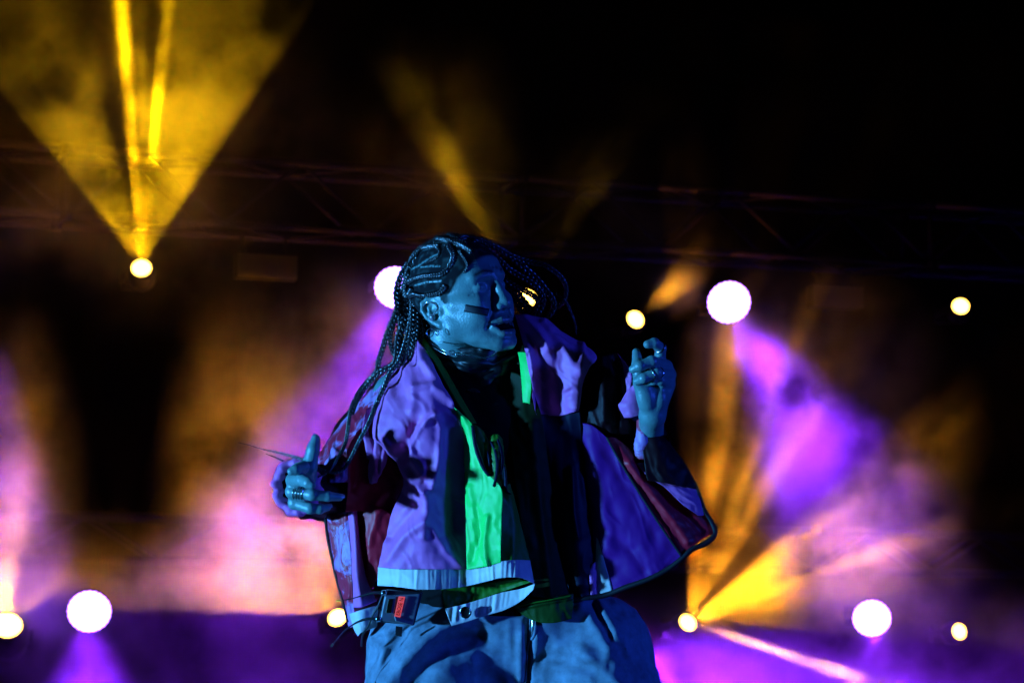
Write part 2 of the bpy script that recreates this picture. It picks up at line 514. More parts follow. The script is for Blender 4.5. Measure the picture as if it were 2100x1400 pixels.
# ---------------------------------------------------------------- smoke
def smoke_slab(name, label, dens, blobs, base, s0, s1, n0, n1, z0, z1, scale=2.4, step=0.5):
    """smoke drifting in a slab along the rear truss: soft clouds broken up by noise.
    blobs: (px, py, off, rs, rn, rz, amount) with radii in metres"""
    root_loc = Vector((TP0.x, TP0.y, 0.0))
    bm = bmesh.new()
    box(bm, ((s0 + s1) / 2, (n0 + n1) / 2, (z0 + z1) / 2), ((s1 - s0) / 2, 0, 0), (0, (n1 - n0) / 2, 0), (0, 0, (z1 - z0) / 2))
    m = bpy.data.materials.new(name)
    m.use_nodes = True
    nt = m.node_tree
    nt.nodes.remove(nt.nodes['Principled BSDF'])
    pv = nt.nodes.new('ShaderNodeVolumePrincipled')
    pv.inputs['Color'].default_value = (0.92, 0.92, 0.92, 1)
    pv.inputs['Anisotropy'].default_value = 0.0
    nt.links.new(pv.outputs[0], nt.nodes['Material Output'].inputs['Volume'])
    tc = nt.nodes.new('ShaderNodeTexCoord')
    nz = nt.nodes.new('ShaderNodeTexNoise'); nz.inputs['Scale'].default_value = scale
    nz.inputs['Detail'].default_value = 4.0; nz.inputs['Roughness'].default_value = 0.6
    nt.links.new(tc.outputs['Object'], nz.inputs['Vector'])
    acc = None
    for (px, py, off, rs, rn, rz, amt) in blobs:
        w = Q(px, py, off) - root_loc
        c = Vector((w.dot(TDIR), w.dot(TNOR), w.z))
        mp = nt.nodes.new('ShaderNodeMapping')
        mp.inputs['Scale'].default_value = (1 / rs, 1 / rn, 1 / rz)
        mp.inputs['Location'].default_value = (-c.x / rs, -c.y / rn, -c.z / rz)
        nt.links.new(tc.outputs['Object'], mp.inputs[0])
        g = nt.nodes.new('ShaderNodeTexGradient'); g.gradient_type = 'QUADRATIC_SPHERE'
        nt.links.new(mp.outputs[0], g.inputs[0])
        ma = nt.nodes.new('ShaderNodeMath'); ma.operation = 'MULTIPLY_ADD'
        ma.inputs[1].default_value = amt
        nt.links.new(g.outputs['Fac'], ma.inputs[0])
        if acc is None: ma.inputs[2].default_value = base
        else: nt.links.new(acc, ma.inputs[2])
        acc = ma.outputs[0]
    mr = nt.nodes.new('ShaderNodeMapRange'); mr.interpolation_type = 'SMOOTHSTEP'
    mr.inputs['From Min'].default_value = 0.41; mr.inputs['From Max'].default_value = 0.61
    mr.inputs['To Min'].default_value = 0.06 * dens; mr.inputs['To Max'].default_value = 2.0 * dens
    nt.links.new(nz.outputs['Fac'], mr.inputs['Value'])
    mu = nt.nodes.new('ShaderNodeMath'); mu.operation = 'MULTIPLY'
    nt.links.new(mr.outputs[0], mu.inputs[0]); nt.links.new(acc, mu.inputs[1])
    nt.links.new(mu.outputs[0], pv.inputs['Density'])
    m.cycles.volume_step_rate = step
    o = bm_obj(name, bm, m, smooth=False)
    o.location = root_loc
    o.rotation_euler = (0, 0, YAW)
    tag(o, label, 'smoke', kind='stuff')
    o.display_type = 'WIRE'
    return o

smoke_slab('stage_smoke', 'drifting stage smoke lit by the beams at the rear', 0.20, [
    (295, 230, -1.0, 1.45, 0.9, 1.5, 2.4),
    (880, 330, -0.7, 0.75, 1.0, 1.0, 1.1),
    (1280, 430, -0.7, 0.8, 1.0, 0.9, 0.45),
    (690, 830, -1.1, 0.95, 1.0, 1.1, 2.8),
    (770, 690, -0.9, 0.5, 0.8, 0.5, 1.2),
    (1540, 740, -0.9, 0.55, 0.8, 0.5, 1.6),
    (1690, 880, -1.1, 1.15, 1.0, 1.25, 3.6),
    (465, 1000, -0.3, 0.48, 1.1, 1.45, 3.6),
    (290, 1200, -0.3, 1.6, 1.2, 0.55, 1.5),
    (620, 1120, -0.3, 0.65, 1.2, 0.95, 2.4),
    (40, 1030, -0.3, 0.45, 1.2, 1.35, 3.0),
    (20, 1250, -0.5, 0.6, 1.2, 0.5, 2.4),
    (1500, 1080, -0.4, 0.75, 1.2, 1.0, 2.6),
    (1690, 1170, -0.4, 1.1, 1.2, 0.7, 2.6),
    (1375, 600, -0.6, 0.22, 0.6, 0.22, 3.0),
    (500, 1480, -0.9, 2.4, 1.5, 0.9, 1.2),
    (1600, 1480, -0.9, 3.0, 1.6, 1.2, 2.2),
], 0.002, -4.6, 5.0, -2.1, 1.4, 0.01, 5.2)
# ---------------------------------------------------------------- key light of the performer
KEY = (0.075, 0.42, 1.0)
def key_spot(name, px, py, z_m, x_m, power, col, size, half, label, target=(980, 900, 0)):
    """a follow spot standing x_m to the left and z_m in front of the performer"""
    tgt = P(target[0], target[1], D0)
    pos = tgt + RIGHT * x_m - FWD * z_m + UP * py
    d = (tgt - pos).normalized()
    root = empty('follow_spot', pos)
    tag(root, label, 'stage light')
    bm = bmesh.new()
    lathe(bm, (0, 0, 0), d, [(-0.5, 0), (-0.5, 0.11), (-0.42, 0.14), (-0.02, 0.14), (0.0, 0.15), (0.0, 0.12), (-0.03, 0.115)], 28)
    bm_obj('housing', bm, M_BLACK, root)
    spot('follow_beam', pos + d * 0.02, d, half, power, col, root, soft=size, blend=0.3)
    return root
key_spot('key', 0, -0.2, 2.05, -4.4, 500, KEY, 0.10, 26, 'cyan follow spot at front left of the stage aimed at the performer')
key_spot('fill', 0, 0.5, 1.6, 4.2, 72, (0.02, 0.09, 1.0), 0.2, 24, 'dim deep blue spot at the right side of the stage')
# ================================================================== the performer
S = D0 / FPX                      # metres per photo pixel at the performer
C0 = CAM + FWD * D0
def V(px, py, z=0.0):
    """point seen at photo pixel px, py and standing z pixels in front of the performer's plane"""
    return P(px, py, D0 - z * S)
def sim(a):
    """apparent pixel + z  ->  undistorted body space (px right, py down, z to the camera)"""
    a = np.asarray(a, float)
    k = 1.0 - a[..., 2:3] * S / D0
    return np.concatenate([1050 + (a[..., 0:1] - 1050) * k, 700 + (a[..., 1:2] - 700) * k, a[..., 2:3]], -1)
_R = np.array(RIGHT); _U = np.array(UP); _F = np.array(FWD); _C = np.array(C0)
def W(v):
    """body space -> world (rigid, uniform scale)"""
    v = np.asarray(v, float)
    return _C + ((v[..., 0:1] - 1050) * _R - (v[..., 1:2] - 700) * _U - v[..., 2:3] * _F) * S

performer = empty('person', V(1000, 2330, 0))
performer.location.z = 0.0
PL = performer.location.copy()
tag(performer, 'performer dancing with arms out, braids flying, in a colour-block windbreaker and pale jeans', 'person')
def child(o, parent=None):
    o.parent = parent or performer
    o.location = o.location - (PL if parent is None else Vector((0, 0, 0)))
    return o

# ---------------------------------------------------------------- signed distance modelling
def smin(a, b, k):
    if k <= 0: return np.minimum(a, b)
    h = np.clip(0.5 + 0.5 * (b - a) / k, 0, 1)
    return b + (a - b) * h - k * h * (1 - h)
def smax(a, b, k): return -smin(-a, -b, k)
def s_cone(p, a, ra, b, rb):
    a = np.asarray(a, float); b = np.asarray(b, float)
    ba = b - a
    h = np.clip(((p - a) @ ba) / max(1e-9, ba @ ba), 0, 1)
    return np.linalg.norm(p - a - h[:, None] * ba, axis=1) - (ra + (rb - ra) * h)
def s_ball(p, c, r): return np.linalg.norm(p - np.asarray(c, float), axis=1) - r
def s_ell(p, c, r):
    q = (p - np.asarray(c, float)); r = np.asarray(r, float)
    k0 = np.linalg.norm(q / r, axis=1); k1 = np.linalg.norm(q / (r * r), axis=1)
    return np.where(k1 > 1e-9, k0 * (k0 - 1) / np.maximum(k1, 1e-9), -r.min())
def chain(p, pts, rs, k=4.0):
    d = None
    for i in range(len(pts) - 1):
        e = s_cone(p, pts[i], rs[i], pts[i + 1], rs[i + 1])
        d = e if d is None else smin(d, e, k)
    return d

# head: own axes f forward, l to the performer's left, u up, in millimetres
HPSI, HBE, HAL, HS = R(52), R(6), R(9), 1.07
HT = np.array([946.0, 623.0, 0.0])
def head_matrix():
    cp, sp = math.cos(HPSI), math.sin(HPSI)
    f = np.array([sp, 0, cp]); l = np.array([cp, 0, -sp]); u = np.array([0, 1.0, 0])
    f2 = f * math.cos(HBE) + u * math.sin(HBE); u2 = u * math.cos(HBE) - f * math.sin(HBE)
    M = np.stack([f2, l, u2], 1)
    ca, sa = math.cos(HAL), math.sin(HAL)
    M = np.array([[ca, -sa, 0], [sa, ca, 0], [0, 0, 1]]) @ M
    return M
HM = head_matrix()
def to_head(v):
    q = (v - HT) / HS
    q = q * np.array([1, -1, 1])
    return q @ HM
def from_head(q):
    p = np.asarray(q, float) @ HM.T
    return p * np.array([1, -1, 1]) * HS + HT

def sdf_head(v):
    q = to_head(v)
    m = q.copy(); m[:, 1] = np.abs(m[:, 1])        # mirrored half
    d = s_ell(q, (-6, 0, 42), (97, 76, 90))
    d = smin(d, s_ell(q, (46, 0, 48), (46, 58, 52)), 18)
    d = smin(d, s_ell(q, (40, 0, -22), (48, 61, 74)), 16)
    d = smin(d, s_cone(m, (14, 55, -44), 17, (76, 16, -92), 17), 22)
    d = smin(d, s_cone(m, (4, 58, -5), 15, (14, 55, -44), 17), 22)
    d = smin(d, s_ell(q, (82, 0, -93), (17, 22, 16)), 10)
    d = smin(d, s_cone(m, (74, 42, -12), 12, (34, 62, -4), 9), 20)          # cheekbone
    d = smin(d, s_ell(m, (70, 33, -36), (18, 20, 22)), 14)                   # cheek
    d = smin(d, s_cone(m, (92, 8, 37), 10, (76, 42, 36), 7), 14)             # brow
    d = smin(d, s_ell(m, (42, 50, -26), (32, 14, 30)), 16)                   # cheek filler
    d = smin(d, s_ell(q, (80, 0, -58), (21, 29, 26)), 10)                    # muzzle
    d = smax(d, -s_ell(m, (101, 31, 15), (20, 17, 11)), 10)                  # eye socket
    d = smin(d, s_ell(m, (73, 31, 16), (14, 14, 11)), 5)                     # closed lid
    d = smax(d, -s_cone(m, (90, 22, 11.0), 1.0, (82, 42, 12), 0.8), 1.5)     # lash line
    d = smax(d, -s_cone(m, (87, 22, 23), 0.8, (79, 43, 22), 0.8), 2.5)       # lid crease
    for (f0, l0, u0, f1, l1, u1) in ((76, 47, 20, 66, 56, 26), (75, 48, 15, 63, 58, 14), (76, 46, 10, 66, 56, 3)):
        d = smax(d, -s_cone(m, (f0, l0, u0), 0.8, (f1, l1, u1), 0.6), 2.5)   # screwed-up corner of the eye
    d = smax(d, -s_cone(m, (97, 5, 52), 1.6, (98, 6, 32), 1.8), 3)           # frown lines
    d = smax(d, -s_cone(m, (93, 14, 50), 1.0, (95, 13, 38), 1.4), 3)
    d = smin(d, s_cone(q, (94, 0, 24), 8, (102, 0, -14), 11), 9)             # nose bridge
    d = smin(d, s_ell(q, (94, 0, -20), (14, 15, 16)), 9)
    d = smin(d, s_ell(q, (104, 0, -23), (13, 13.5, 11.5)), 6)
    d = smin(d, s_ell(m, (96, 14.5, -28), (11, 8, 8)), 6)
    d = smax(d, -s_ell(m, (101, 8, -37), (6, 4, 5)), 2)
    d = smax(d, -s_cone(m, (90, 21, -28), 1.8, (78, 35, -60), 2.5), 7)       # smile line
    d = smin(d, chain(m, [(100, 0, -54), (96, 13, -53), (84, 28, -53)], [6, 5.5, 3.5], 3), 5)
    d = smin(d, chain(m, [(97, 0, -80), (93, 13, -78), (84, 28, -62)], [7, 6.5, 3.5], 3), 5)
    d = smax(d, -chain(m, [(101, 0, -67.5), (96, 15, -65.5), (82, 30, -56)], [6.5, 6, 1.8], 3), 2.5)
    d = smax(d, -s_cone(q, (106, 0, -46), 2.2, (101, 0, -50), 2.2), 2)
    d = smin(d, s_ell(q, (80, 0, -68), (9, 20, 7)), 1)                       # tongue mass inside
    # neck muscle to the jaw
    # ear
    e = m.copy()
    lat = lambda f: 73.0 - 0.42 * f
    A = lambda f, u: (f * 0.92 - 4 - 0.16 * u, lat(f), u * 0.86 - 9)
    helix = chain(e, [A(9, 2), A(11, 16), A(5, 28), A(-8, 33), A(-20, 27), A(-25, 12), A(-22, -6), A(-13, -20), A(-3, -30)], [3.5, 4.0, 4.4, 4.4, 4.2, 4.0, 4.0, 4.6, 7.0], 2)
    anti = chain(e, [A(-1, 21), A(-11, 14), A(-14, 1), A(-9, -12), A(-1, -16)], [3, 3.6, 3.6, 3.6, 3.4], 3)
    plate = s_ell(e, (-10, 71, -6), (20, 6, 23))
    trag = s_ell(e, (6, 74, -12), (5, 5, 6))
    ear = smin(smin(helix, anti, 2.5), smin(plate, trag, 3), 3)
    ear = smax(ear, -s_ell(e, (-4, 80, -11), (8, 9, 9)), 3)
    d = smin(d, ear, 4)
    return d * HS

def A3(*pts): return sim(np.array(pts, float))
# joints of trunk and arms (apparent px, py, z)
NECK = A3((930, 690, -35), (950, 800, -70))
SHO_R, ELB_R, WRI_R = A3((815, 810, -50), (690, 985, -190), (624, 1002, 78))
SHO_L, ELB_L, WRI_L = A3((1150, 800, -80), (1322, 990, -165), (1338, 850, 58))
def sdf_trunk(v):
    d = s_cone(v, NECK[0], 58, NECK[1], 66)
    d = smin(d, s_ell(v, sim(np.array([975, 915, -85.])), (150, 150, 88)), 30)
    d = smin(d, s_ell(v, sim(np.array([990, 1130, -75.])), (125, 170, 80)), 40)
    d = smin(d, s_cone(v, NECK[1], 50, SHO_R, 44), 30)
    d = smin(d, s_cone(v, NECK[1], 50, SHO_L, 44), 30)
    d = smin(d, chain(v, [SHO_R, ELB_R, WRI_R], [46, 36, 25], 10), 20)
    d = smin(d, chain(v, [SHO_L, ELB_L, WRI_L], [46, 37, 24], 10), 20)
    return d
RH = dict(
    m=A3((612, 962, 150), (600, 984, 160), (599, 1008, 160), (604, 1031, 148)),
    f=[(A3((612, 962, 150), (622, 957, 190), (606, 963, 214), (597, 966, 218)), [13, 11.5, 10, 8]),
       (A3((600, 984, 160), (620, 984, 206), (632, 990, 226), (639, 994, 230)), [13.5, 12, 10.5, 8.5]),
       (A3((599, 1008, 160), (640, 1014, 180), (672, 1017, 172), (697, 1019, 157)), [13.5, 11.5, 10, 7.5]),
       (A3((604, 1031, 148), (636, 1042, 167), (656, 1043, 162), (672, 1040, 152)), [12, 10.5, 9.5, 7])],
    t=(A3((630, 990, 105), (634, 958, 150), (642, 920, 152), (647, 898, 148)), [18, 16, 12.5, 8.5]))
LH = dict(
    m=A3((1352, 750, 60), (1366, 752, 50), (1373, 768, 48), (1371, 789, 54)),
    f=[(A3((1352, 750, 60), (1355, 714, 88), (1342, 703, 106), (1328, 706, 112)), [13, 11, 10, 8.5]),
       (A3((1366, 750, 55), (1337, 741, 118), (1312, 750, 127), (1298, 757, 119)), [13.5, 11.5, 10, 8.5]),
       (A3((1373, 768, 48), (1346, 764, 114), (1320, 775, 121), (1306, 781, 110)), [13.5, 11.5, 10, 8.5]),
       (A3((1371, 789, 54), (1354, 779, 100), (1340, 780, 104), (1332, 782, 96)), [12, 10.5, 9, 7.5])],
    t=(A3((1328, 828, 76), (1314, 786, 88), (1308, 750, 88), (1305, 722, 80)), [19, 15, 12.5, 8.5]))
def sdf_hand(v, H, wri):
    d = None
    for k, mc in enumerate(H['m']):
        e = s_cone(v, wri, 21, mc, 14)
        d = e if d is None else smin(d, e, 9)
    for pts, rs in H['f']:
        e = chain(v, list(pts), rs, 3.0)
        for j in (1, 2):                                   # knuckle bumps
            e = smin(e, s_ball(v, pts[j], rs[j] * 1.07), 2)
        d = smin(d, e, 2.5)
    pts, rs = H['t']
    d = smin(d, chain(v, list(pts), rs, 4), 10)
    if H is LH:
        d = smin(d, s_ell(v, sim(np.array([1352., 815, 76])), (17, 26, 17)), 10)
        d = smin(d, s_ell(v, sim(np.array([1326., 812, 84])), (17, 24, 15)), 10)
    return d

GROUPS = [(sdf_head, np.array([950., 600, 0]), 190.0), (sdf_trunk, None, 0),
          (lambda v: sdf_hand(v, RH, WRI_R), np.array([635., 985, 140]), 150.0),
          (lambda v: sdf_hand(v, LH, WRI_L), np.array([1335., 775, 80]), 130.0)]
def sdf_body(v):
    d = np.full(len(v), 1e3)
    for fn, c, r in GROUPS:
        if c is None:
            d = smin(d, fn(v), 14); continue
        sel = np.linalg.norm(v - c, axis=1) < r
        if sel.any():
            d[sel] = smin(d[sel], fn(v[sel]), 14)
    return d

def surface_nets(fn, lo, hi, cell, block=16, margin=1.9):
    """sparse naive surface nets: blocks far from the surface are skipped"""
    lo = np.array(lo, float); hi = np.array(hi, float)
    nb = np.ceil((hi - lo) / (cell * block)).astype(int)
    n = nb * block + 1
    F = np.full(n, 1e3, np.float32)
    bc = np.stack(np.meshgrid(*[np.arange(b) for b in nb], indexing='ij'), -1).reshape(-1, 3)
    cen = lo + (bc + 0.5) * cell * block
    dv = fn(cen)
    act = bc[np.abs(dv) < cell * block * 0.87 * margin]
    F_in = bc[dv < -cell * block]
    for b in F_in:
        s = b * block; F[s[0]:s[0] + block + 1, s[1]:s[1] + block + 1, s[2]:s[2] + block + 1] = -1e3
    g = np.stack(np.meshgrid(*[np.arange(block + 1)] * 3, indexing='ij'), -1).reshape(-1, 3)
    CH = 64
    for i in range(0, len(act), CH):
        bb = act[i:i + CH]
        idx = (bb[:, None, :] * block + g[None]).reshape(-1, 3)
        val = fn(lo + idx * cell)
        F[idx[:, 0], idx[:, 1], idx[:, 2]] = val
    Ins = F < 0
    c8 = [(i, j, k) for i in (0, 1) for j in (0, 1) for k in (0, 1)]
    cnt = np.zeros(np.array(F.shape) - 1, np.uint8)
    for (i, j, k) in c8:
        cnt += Ins[i:F.shape[0] - 1 + i, j:F.shape[1] - 1 + j, k:F.shape[2] - 1 + k]
    cells = np.argwhere((cnt > 0) & (cnt < 8))
    vid = np.full(cnt.shape, -1, np.int32)
    vid[cells[:, 0], cells[:, 1], cells[:, 2]] = np.arange(len(cells))
    acc = np.zeros((len(cells), 3)); num = np.zeros(len(cells))
    val = {o: F[cells[:, 0] + o[0], cells[:, 1] + o[1], cells[:, 2] + o[2]].astype(float) for o in c8}
    for a in c8:
        for ax in range(3):
            if a[ax] == 0:
                b = list(a); b[ax] = 1; b = tuple(b)
                fa, fb = val[a], val[b]
                cr = (fa < 0) != (fb < 0)
                t = np.where(cr, fa / np.where(cr, fa - fb, 1), 0)
                pt = np.tile(np.array(a, float), (len(cells), 1)); pt[:, ax] += t
                acc[cr] += pt[cr]; num[cr] += 1
    verts = lo + (cells + acc / num[:, None]) * cell
    faces = []
    for ax in range(3):
        u, w = (ax + 1) % 3, (ax + 2) % 3
        sl0 = [slice(None)] * 3; sl1 = [slice(None)] * 3
        sl0[ax] = slice(0, F.shape[ax] - 1); sl1[ax] = slice(1, F.shape[ax])
        ch = Ins[tuple(sl0)] != Ins[tuple(sl1)]
        e = np.argwhere(ch)
        ok = (e[:, u] > 0) & (e[:, w] > 0) & (e[:, u] < F.shape[u] - 1) & (e[:, w] < F.shape[w] - 1)
        e = e[ok]
        flip = Ins[e[:, 0], e[:, 1], e[:, 2]]
        q = []
        for du, dw in ((-1, -1), (0, -1), (0, 0), (-1, 0)):
            c = e.copy(); c[:, u] += du; c[:, w] += dw
            q.append(vid[c[:, 0], c[:, 1], c[:, 2]])
        q = np.stack(q, 1)
        q[~flip] = q[~flip][:, ::-1]
        faces.append(q)
    faces = np.concatenate(faces)
    faces = faces[(faces >= 0).all(1)]
    return verts, faces

def np_mesh(name, verts, faces, mat, flip=False):
    """numpy quads -> mesh object (handedness of body space is mirrored, so flip)"""
    me = bpy.data.meshes.new(name)
    if flip: faces = faces[:, ::-1]
    me.vertices.add(len(verts)); me.vertices.foreach_set('co', np.ascontiguousarray(verts, np.float32).ravel())
    k = faces.shape[1]
    me.loops.add(len(faces) * k); me.loops.foreach_set('vertex_index', np.ascontiguousarray(faces, np.int32).ravel())
    me.polygons.add(len(faces)); me.polygons.foreach_set('loop_start', np.arange(0, len(faces) * k, k, dtype=np.int32))
    me.update(calc_edges=True)
    me.validate()
    me.polygons.foreach_set('use_smooth', [True] * len(me.polygons))
    me.materials.append(mat)
    o = bpy.data.objects.new(name, me)
    COL.objects.link(o)
    return o

def surf_z(xy, z0=160.0, fn=sdf_body):
    """front surface depth seen at body-space x, y (marching away from the camera)"""
    xy = np.asarray(xy, float)
    z = np.full(len(xy), z0)
    for _ in range(36):
        d = fn(np.concatenate([xy, z[:, None]], 1))
        z = z - np.clip(d * 0.9, -3, 80)
    return z

def skin_material():
    m, nt, b = new_mat('skin')
    at = nt.nodes.new('ShaderNodeAttribute'); at.attribute_name = 'tint'
    tc = nt.nodes.new('ShaderNodeTexCoord')
    n1 = nt.nodes.new('ShaderNodeTexNoise'); n1.inputs['Scale'].default_value = 45; n1.inputs['Detail'].default_value = 5
    nt.links.new(tc.outputs['Object'], n1.inputs['Vector'])
    mr = nt.nodes.new('ShaderNodeMapRange'); mr.inputs['To Min'].default_value = 0.72; mr.inputs['To Max'].default_value = 1.22
    nt.links.new(n1.outputs['Fac'], mr.inputs['Value'])
    mx = nt.nodes.new('ShaderNodeMix'); mx.data_type = 'RGBA'; mx.blend_type = 'MULTIPLY'; mx.inputs[0].default_value = 1
    nt.links.new(at.outputs['Color'], mx.inputs[6]); nt.links.new(mr.outputs[0], mx.inputs[7])
    nt.links.new(mx.outputs[2], b.inputs['Base Color'])
    n2 = nt.nodes.new('ShaderNodeTexNoise'); n2.inputs['Scale'].default_value = 300; n2.inputs['Detail'].default_value = 3
    nt.links.new(tc.outputs['Object'], n2.inputs['Vector'])
    bp = nt.nodes.new('ShaderNodeBump'); bp.inputs['Strength'].default_value = 0.6; bp.inputs['Distance'].default_value = 0.0012
    nt.links.new(n2.outputs['Fac'], bp.inputs['Height'])
    nt.links.new(bp.outputs['Normal'], b.inputs['Normal'])
    lum = nt.nodes.new('ShaderNodeSeparateColor'); nt.links.new(at.outputs['Color'], lum.inputs[0])
    rg = nt.nodes.new('ShaderNodeMapRange'); rg.inputs['From Min'].default_value = 0.03; rg.inputs['From Max'].default_value = 0.16
    rg.inputs['To Min'].default_value = 0.9; rg.inputs['To Max'].default_value = 0.38
    nt.links.new(lum.outputs['Green'], rg.inputs['Value']); nt.links.new(rg.outputs[0], b.inputs['Roughness'])
    sg = nt.nodes.new('ShaderNodeMapRange'); sg.inputs['From Min'].default_value = 0.03; sg.inputs['From Max'].default_value = 0.16
    sg.inputs['To Min'].default_value = 0.04; sg.inputs['To Max'].default_value = 0.6
    nt.links.new(lum.outputs['Green'], sg.inputs['Value']); nt.links.new(sg.outputs[0], b.inputs['Specular IOR Level'])
    b.inputs['Subsurface Weight'].default_value = 0.0
    return m
M_SKIN = skin_material()
SKIN = np.array([0.13, 0.245, 0.24])

def seg_dist(xy, pts):
    d = np.full(len(xy), 1e9)
    pts = np.asarray(pts, float)
    for i in range(len(pts) - 1):
        a, b = pts[i], pts[i + 1]; ba = b - a
        h = np.clip(((xy - a) @ ba) / (ba @ ba), 0, 1)
        d = np.minimum(d, np.linalg.norm(xy - a - h[:, None] * ba, axis=1))
    return d

bv, bf = surface_nets(sdf_body, (555, 455, -300), (1430, 1290, 250), 2.2)
body = np_mesh('body', W(bv) - np.array(PL), bf, M_SKIN, flip=True)
body.parent = performer
# colouring of the skin itself: scalp stubble, brows, lips, nails
hq = to_head(bv)
col = np.tile(SKIN, (len(bv), 1))
onhead = (np.linalg.norm(bv - np.array([950., 600, 0]), axis=1) < 185) & (hq[:, 2] > -120)
F_, L_, U_ = hq[:, 0], np.abs(hq[:, 1]), hq[:, 2]
hairline = 62 + 26 * np.clip(1 - L_ / 50, 0, 1) - 0.006 * np.maximum(0, L_ - 45) ** 2
front = np.clip((U_ - (F_ * 0.95 - 18)) / 8, 0, 1)          # plane from temple to crown
above = np.clip((U_ - 14 - np.clip(-(F_ - 10) * 0.0, 0, 99)) / 6, 0, 1)
behind = np.clip((-F_ - 18) / 8, 0, 1) * np.clip((U_ + 45) / 8, 0, 1)
earzone = (np.linalg.norm(hq - np.array([-6, -78, -6]), axis=1) < 34) | (L_ > 80)
side = np.clip((34 - F_) / 8, 0, 1) * np.clip((F_ - 2) / 6, 0, 1) * np.clip((U_ + 8) / 10, 0, 1) * (L_ > 50) * 0.8
hair = np.maximum(np.maximum(front * above, behind), side) * onhead
hair[earzone & (L_ > 73)] = 0
nzv = np.array([mnoise.noise(Vector((float(a[0]) * 0.09, float(a[1]) * 0.09, float(a[2]) * 0.09))) for a in hq]) if len(hq) < 400000 else np.zeros(len(hq))
hair = np.clip(hair * (1.0 + 0.25 * nzv), 0, 1)
nzv2 = rng.uniform(-0.6, 0.6, len(hq))
HAIRC = np.array([0.011, 0.0105, 0.013])
col = col * (1 - hair[:, None]) + HAIRC * hair[:, None]
# partings between the rows: oiled bare scalp
parts = [[(835, 554), (857, 545), (880, 530), (900, 520)], [(863, 548), (885, 546), (903, 547)], [(850, 585), (875, 579), (905, 577)], [(848, 506), (880, 498), (918, 496)], [(838, 527), (862, 512), (895, 506)]]
zfront = bv[:, 2] > 0
for pl in parts:
    dd = seg_dist(bv[:, :2], sim(np.array([(a, b, 40.0) for a, b in pl]))[:, :2])
    w = np.clip(1 - (dd - 0.3) / 1.9, 0, 1) * zfront * onhead * np.clip(0.55 + 0.9 * nzv2, 0.1, 1)
    col = col * (1 - w[:, None]) + (SKIN * 1.6) * w[:, None]
brow = np.exp(-((U_ - (39 + 5 * np.exp(-((L_ - 28) / 12) ** 2))) / 3.6) ** 2) * np.clip((L_ - 8) / 5, 0, 1) * np.clip((50 - L_) / 6, 0, 1) * (F_ > 60) * onhead
col = col * (1 - 0.85 * brow[:, None]) + HAIRC * 0.85 * brow[:, None]
lips = ((np.abs(U_ + 66) < 15) & (L_ < 24) & (F_ > 86) & onhead).astype(float) * np.clip((F_ - 90) / 5, 0, 1)
col = col * (1 - 0.45 * lips[:, None]) + np.array([0.13, 0.06, 0.06]) * 0.45 * lips[:, None]
mouth = ((np.abs(U_ + 66.5) < 6.5) & (L_ < 22) & (F_ < 97) & (F_ > 74) & onhead)
col[mouth] = (0.02, 0.008, 0.01)
beard = np.clip((-U_ - 72) / 12, 0, 1) * (F_ > 30) * onhead * np.clip(0.5 + nzv, 0, 1) * 0.35
col = col * (1 - beard[:, None]) + HAIRC * beard[:, None]
ca = body.data.color_attributes.new('tint', 'FLOAT_COLOR', 'POINT')
ca.data.foreach_set('color', np.concatenate([col, np.ones((len(col), 1))], 1).astype(np.float32).ravel())
# ---------------------------------------------------------------- hair
def hair_material():
    m, nt, b = new_mat('braided_hair')
    tc = nt.nodes.new('ShaderNodeTexCoord')
    n1 = nt.nodes.new('ShaderNodeTexNoise'); n1.inputs['Scale'].default_value = 300; n1.inputs['Detail'].default_value = 3
    nt.links.new(tc.outputs['Object'], n1.inputs['Vector'])
    cr = nt.nodes.new('ShaderNodeValToRGB')
    cr.color_ramp.elements[0].color = (0.010, 0.0095, 0.011, 1); cr.color_ramp.elements[1].color = (0.045, 0.042, 0.048, 1)
    nt.links.new(n1.outputs['Fac'], cr.inputs[0]); nt.links.new(cr.outputs[0], b.inputs['Base Color'])
    bp = nt.nodes.new('ShaderNodeBump'); bp.inputs['Strength'].default_value = 0.6; bp.inputs['Distance'].default_value = 0.001
    nt.links.new(n1.outputs['Fac'], bp.inputs['Height']); nt.links.new(bp.outputs['Normal'], b.inputs['Normal'])
    b.inputs['Roughness'].default_value = 0.24
    b.inputs['Specular IOR Level'].default_value = 0.9
    return m
M_HAIR = hair_material()

def catmull(pts, n):
    """n samples along a Catmull-Rom curve, evenly by length"""
    pts = np.asarray(pts, float)
    if len(pts) == 2:
        t = np.linspace(0, 1, n)[:, None]; return pts[0] * (1 - t) + pts[1] * t
    q = np.concatenate([[2 * pts[0] - pts[1]], pts, [2 * pts[-1] - pts[-2]]])
    out = []
    for i in range(len(pts) - 1):
        p0, p1, p2, p3 = q[i], q[i + 1], q[i + 2], q[i + 3]
        t = np.linspace(0, 1, 16, endpoint=False)[:, None]
        out.append(0.5 * ((2 * p1) + (-p0 + p2) * t + (2 * p0 - 5 * p1 + 4 * p2 - p3) * t ** 2 + (-p0 + 3 * p1 - 3 * p2 + p3) * t ** 3))
    out.append(pts[-1:]); c = np.concatenate(out)
    L = np.concatenate([[0], np.cumsum(np.linalg.norm(np.diff(c, axis=0), axis=1))])
    s = np.linspace(0, L[-1], n)
    return np.stack([np.interp(s, L, c[:, k]) for k in range(c.shape[1])], 1)

def clen(pts):
    pts = np.asarray(pts, float)
    return np.linalg.norm(np.diff(pts, axis=0), axis=1).sum()

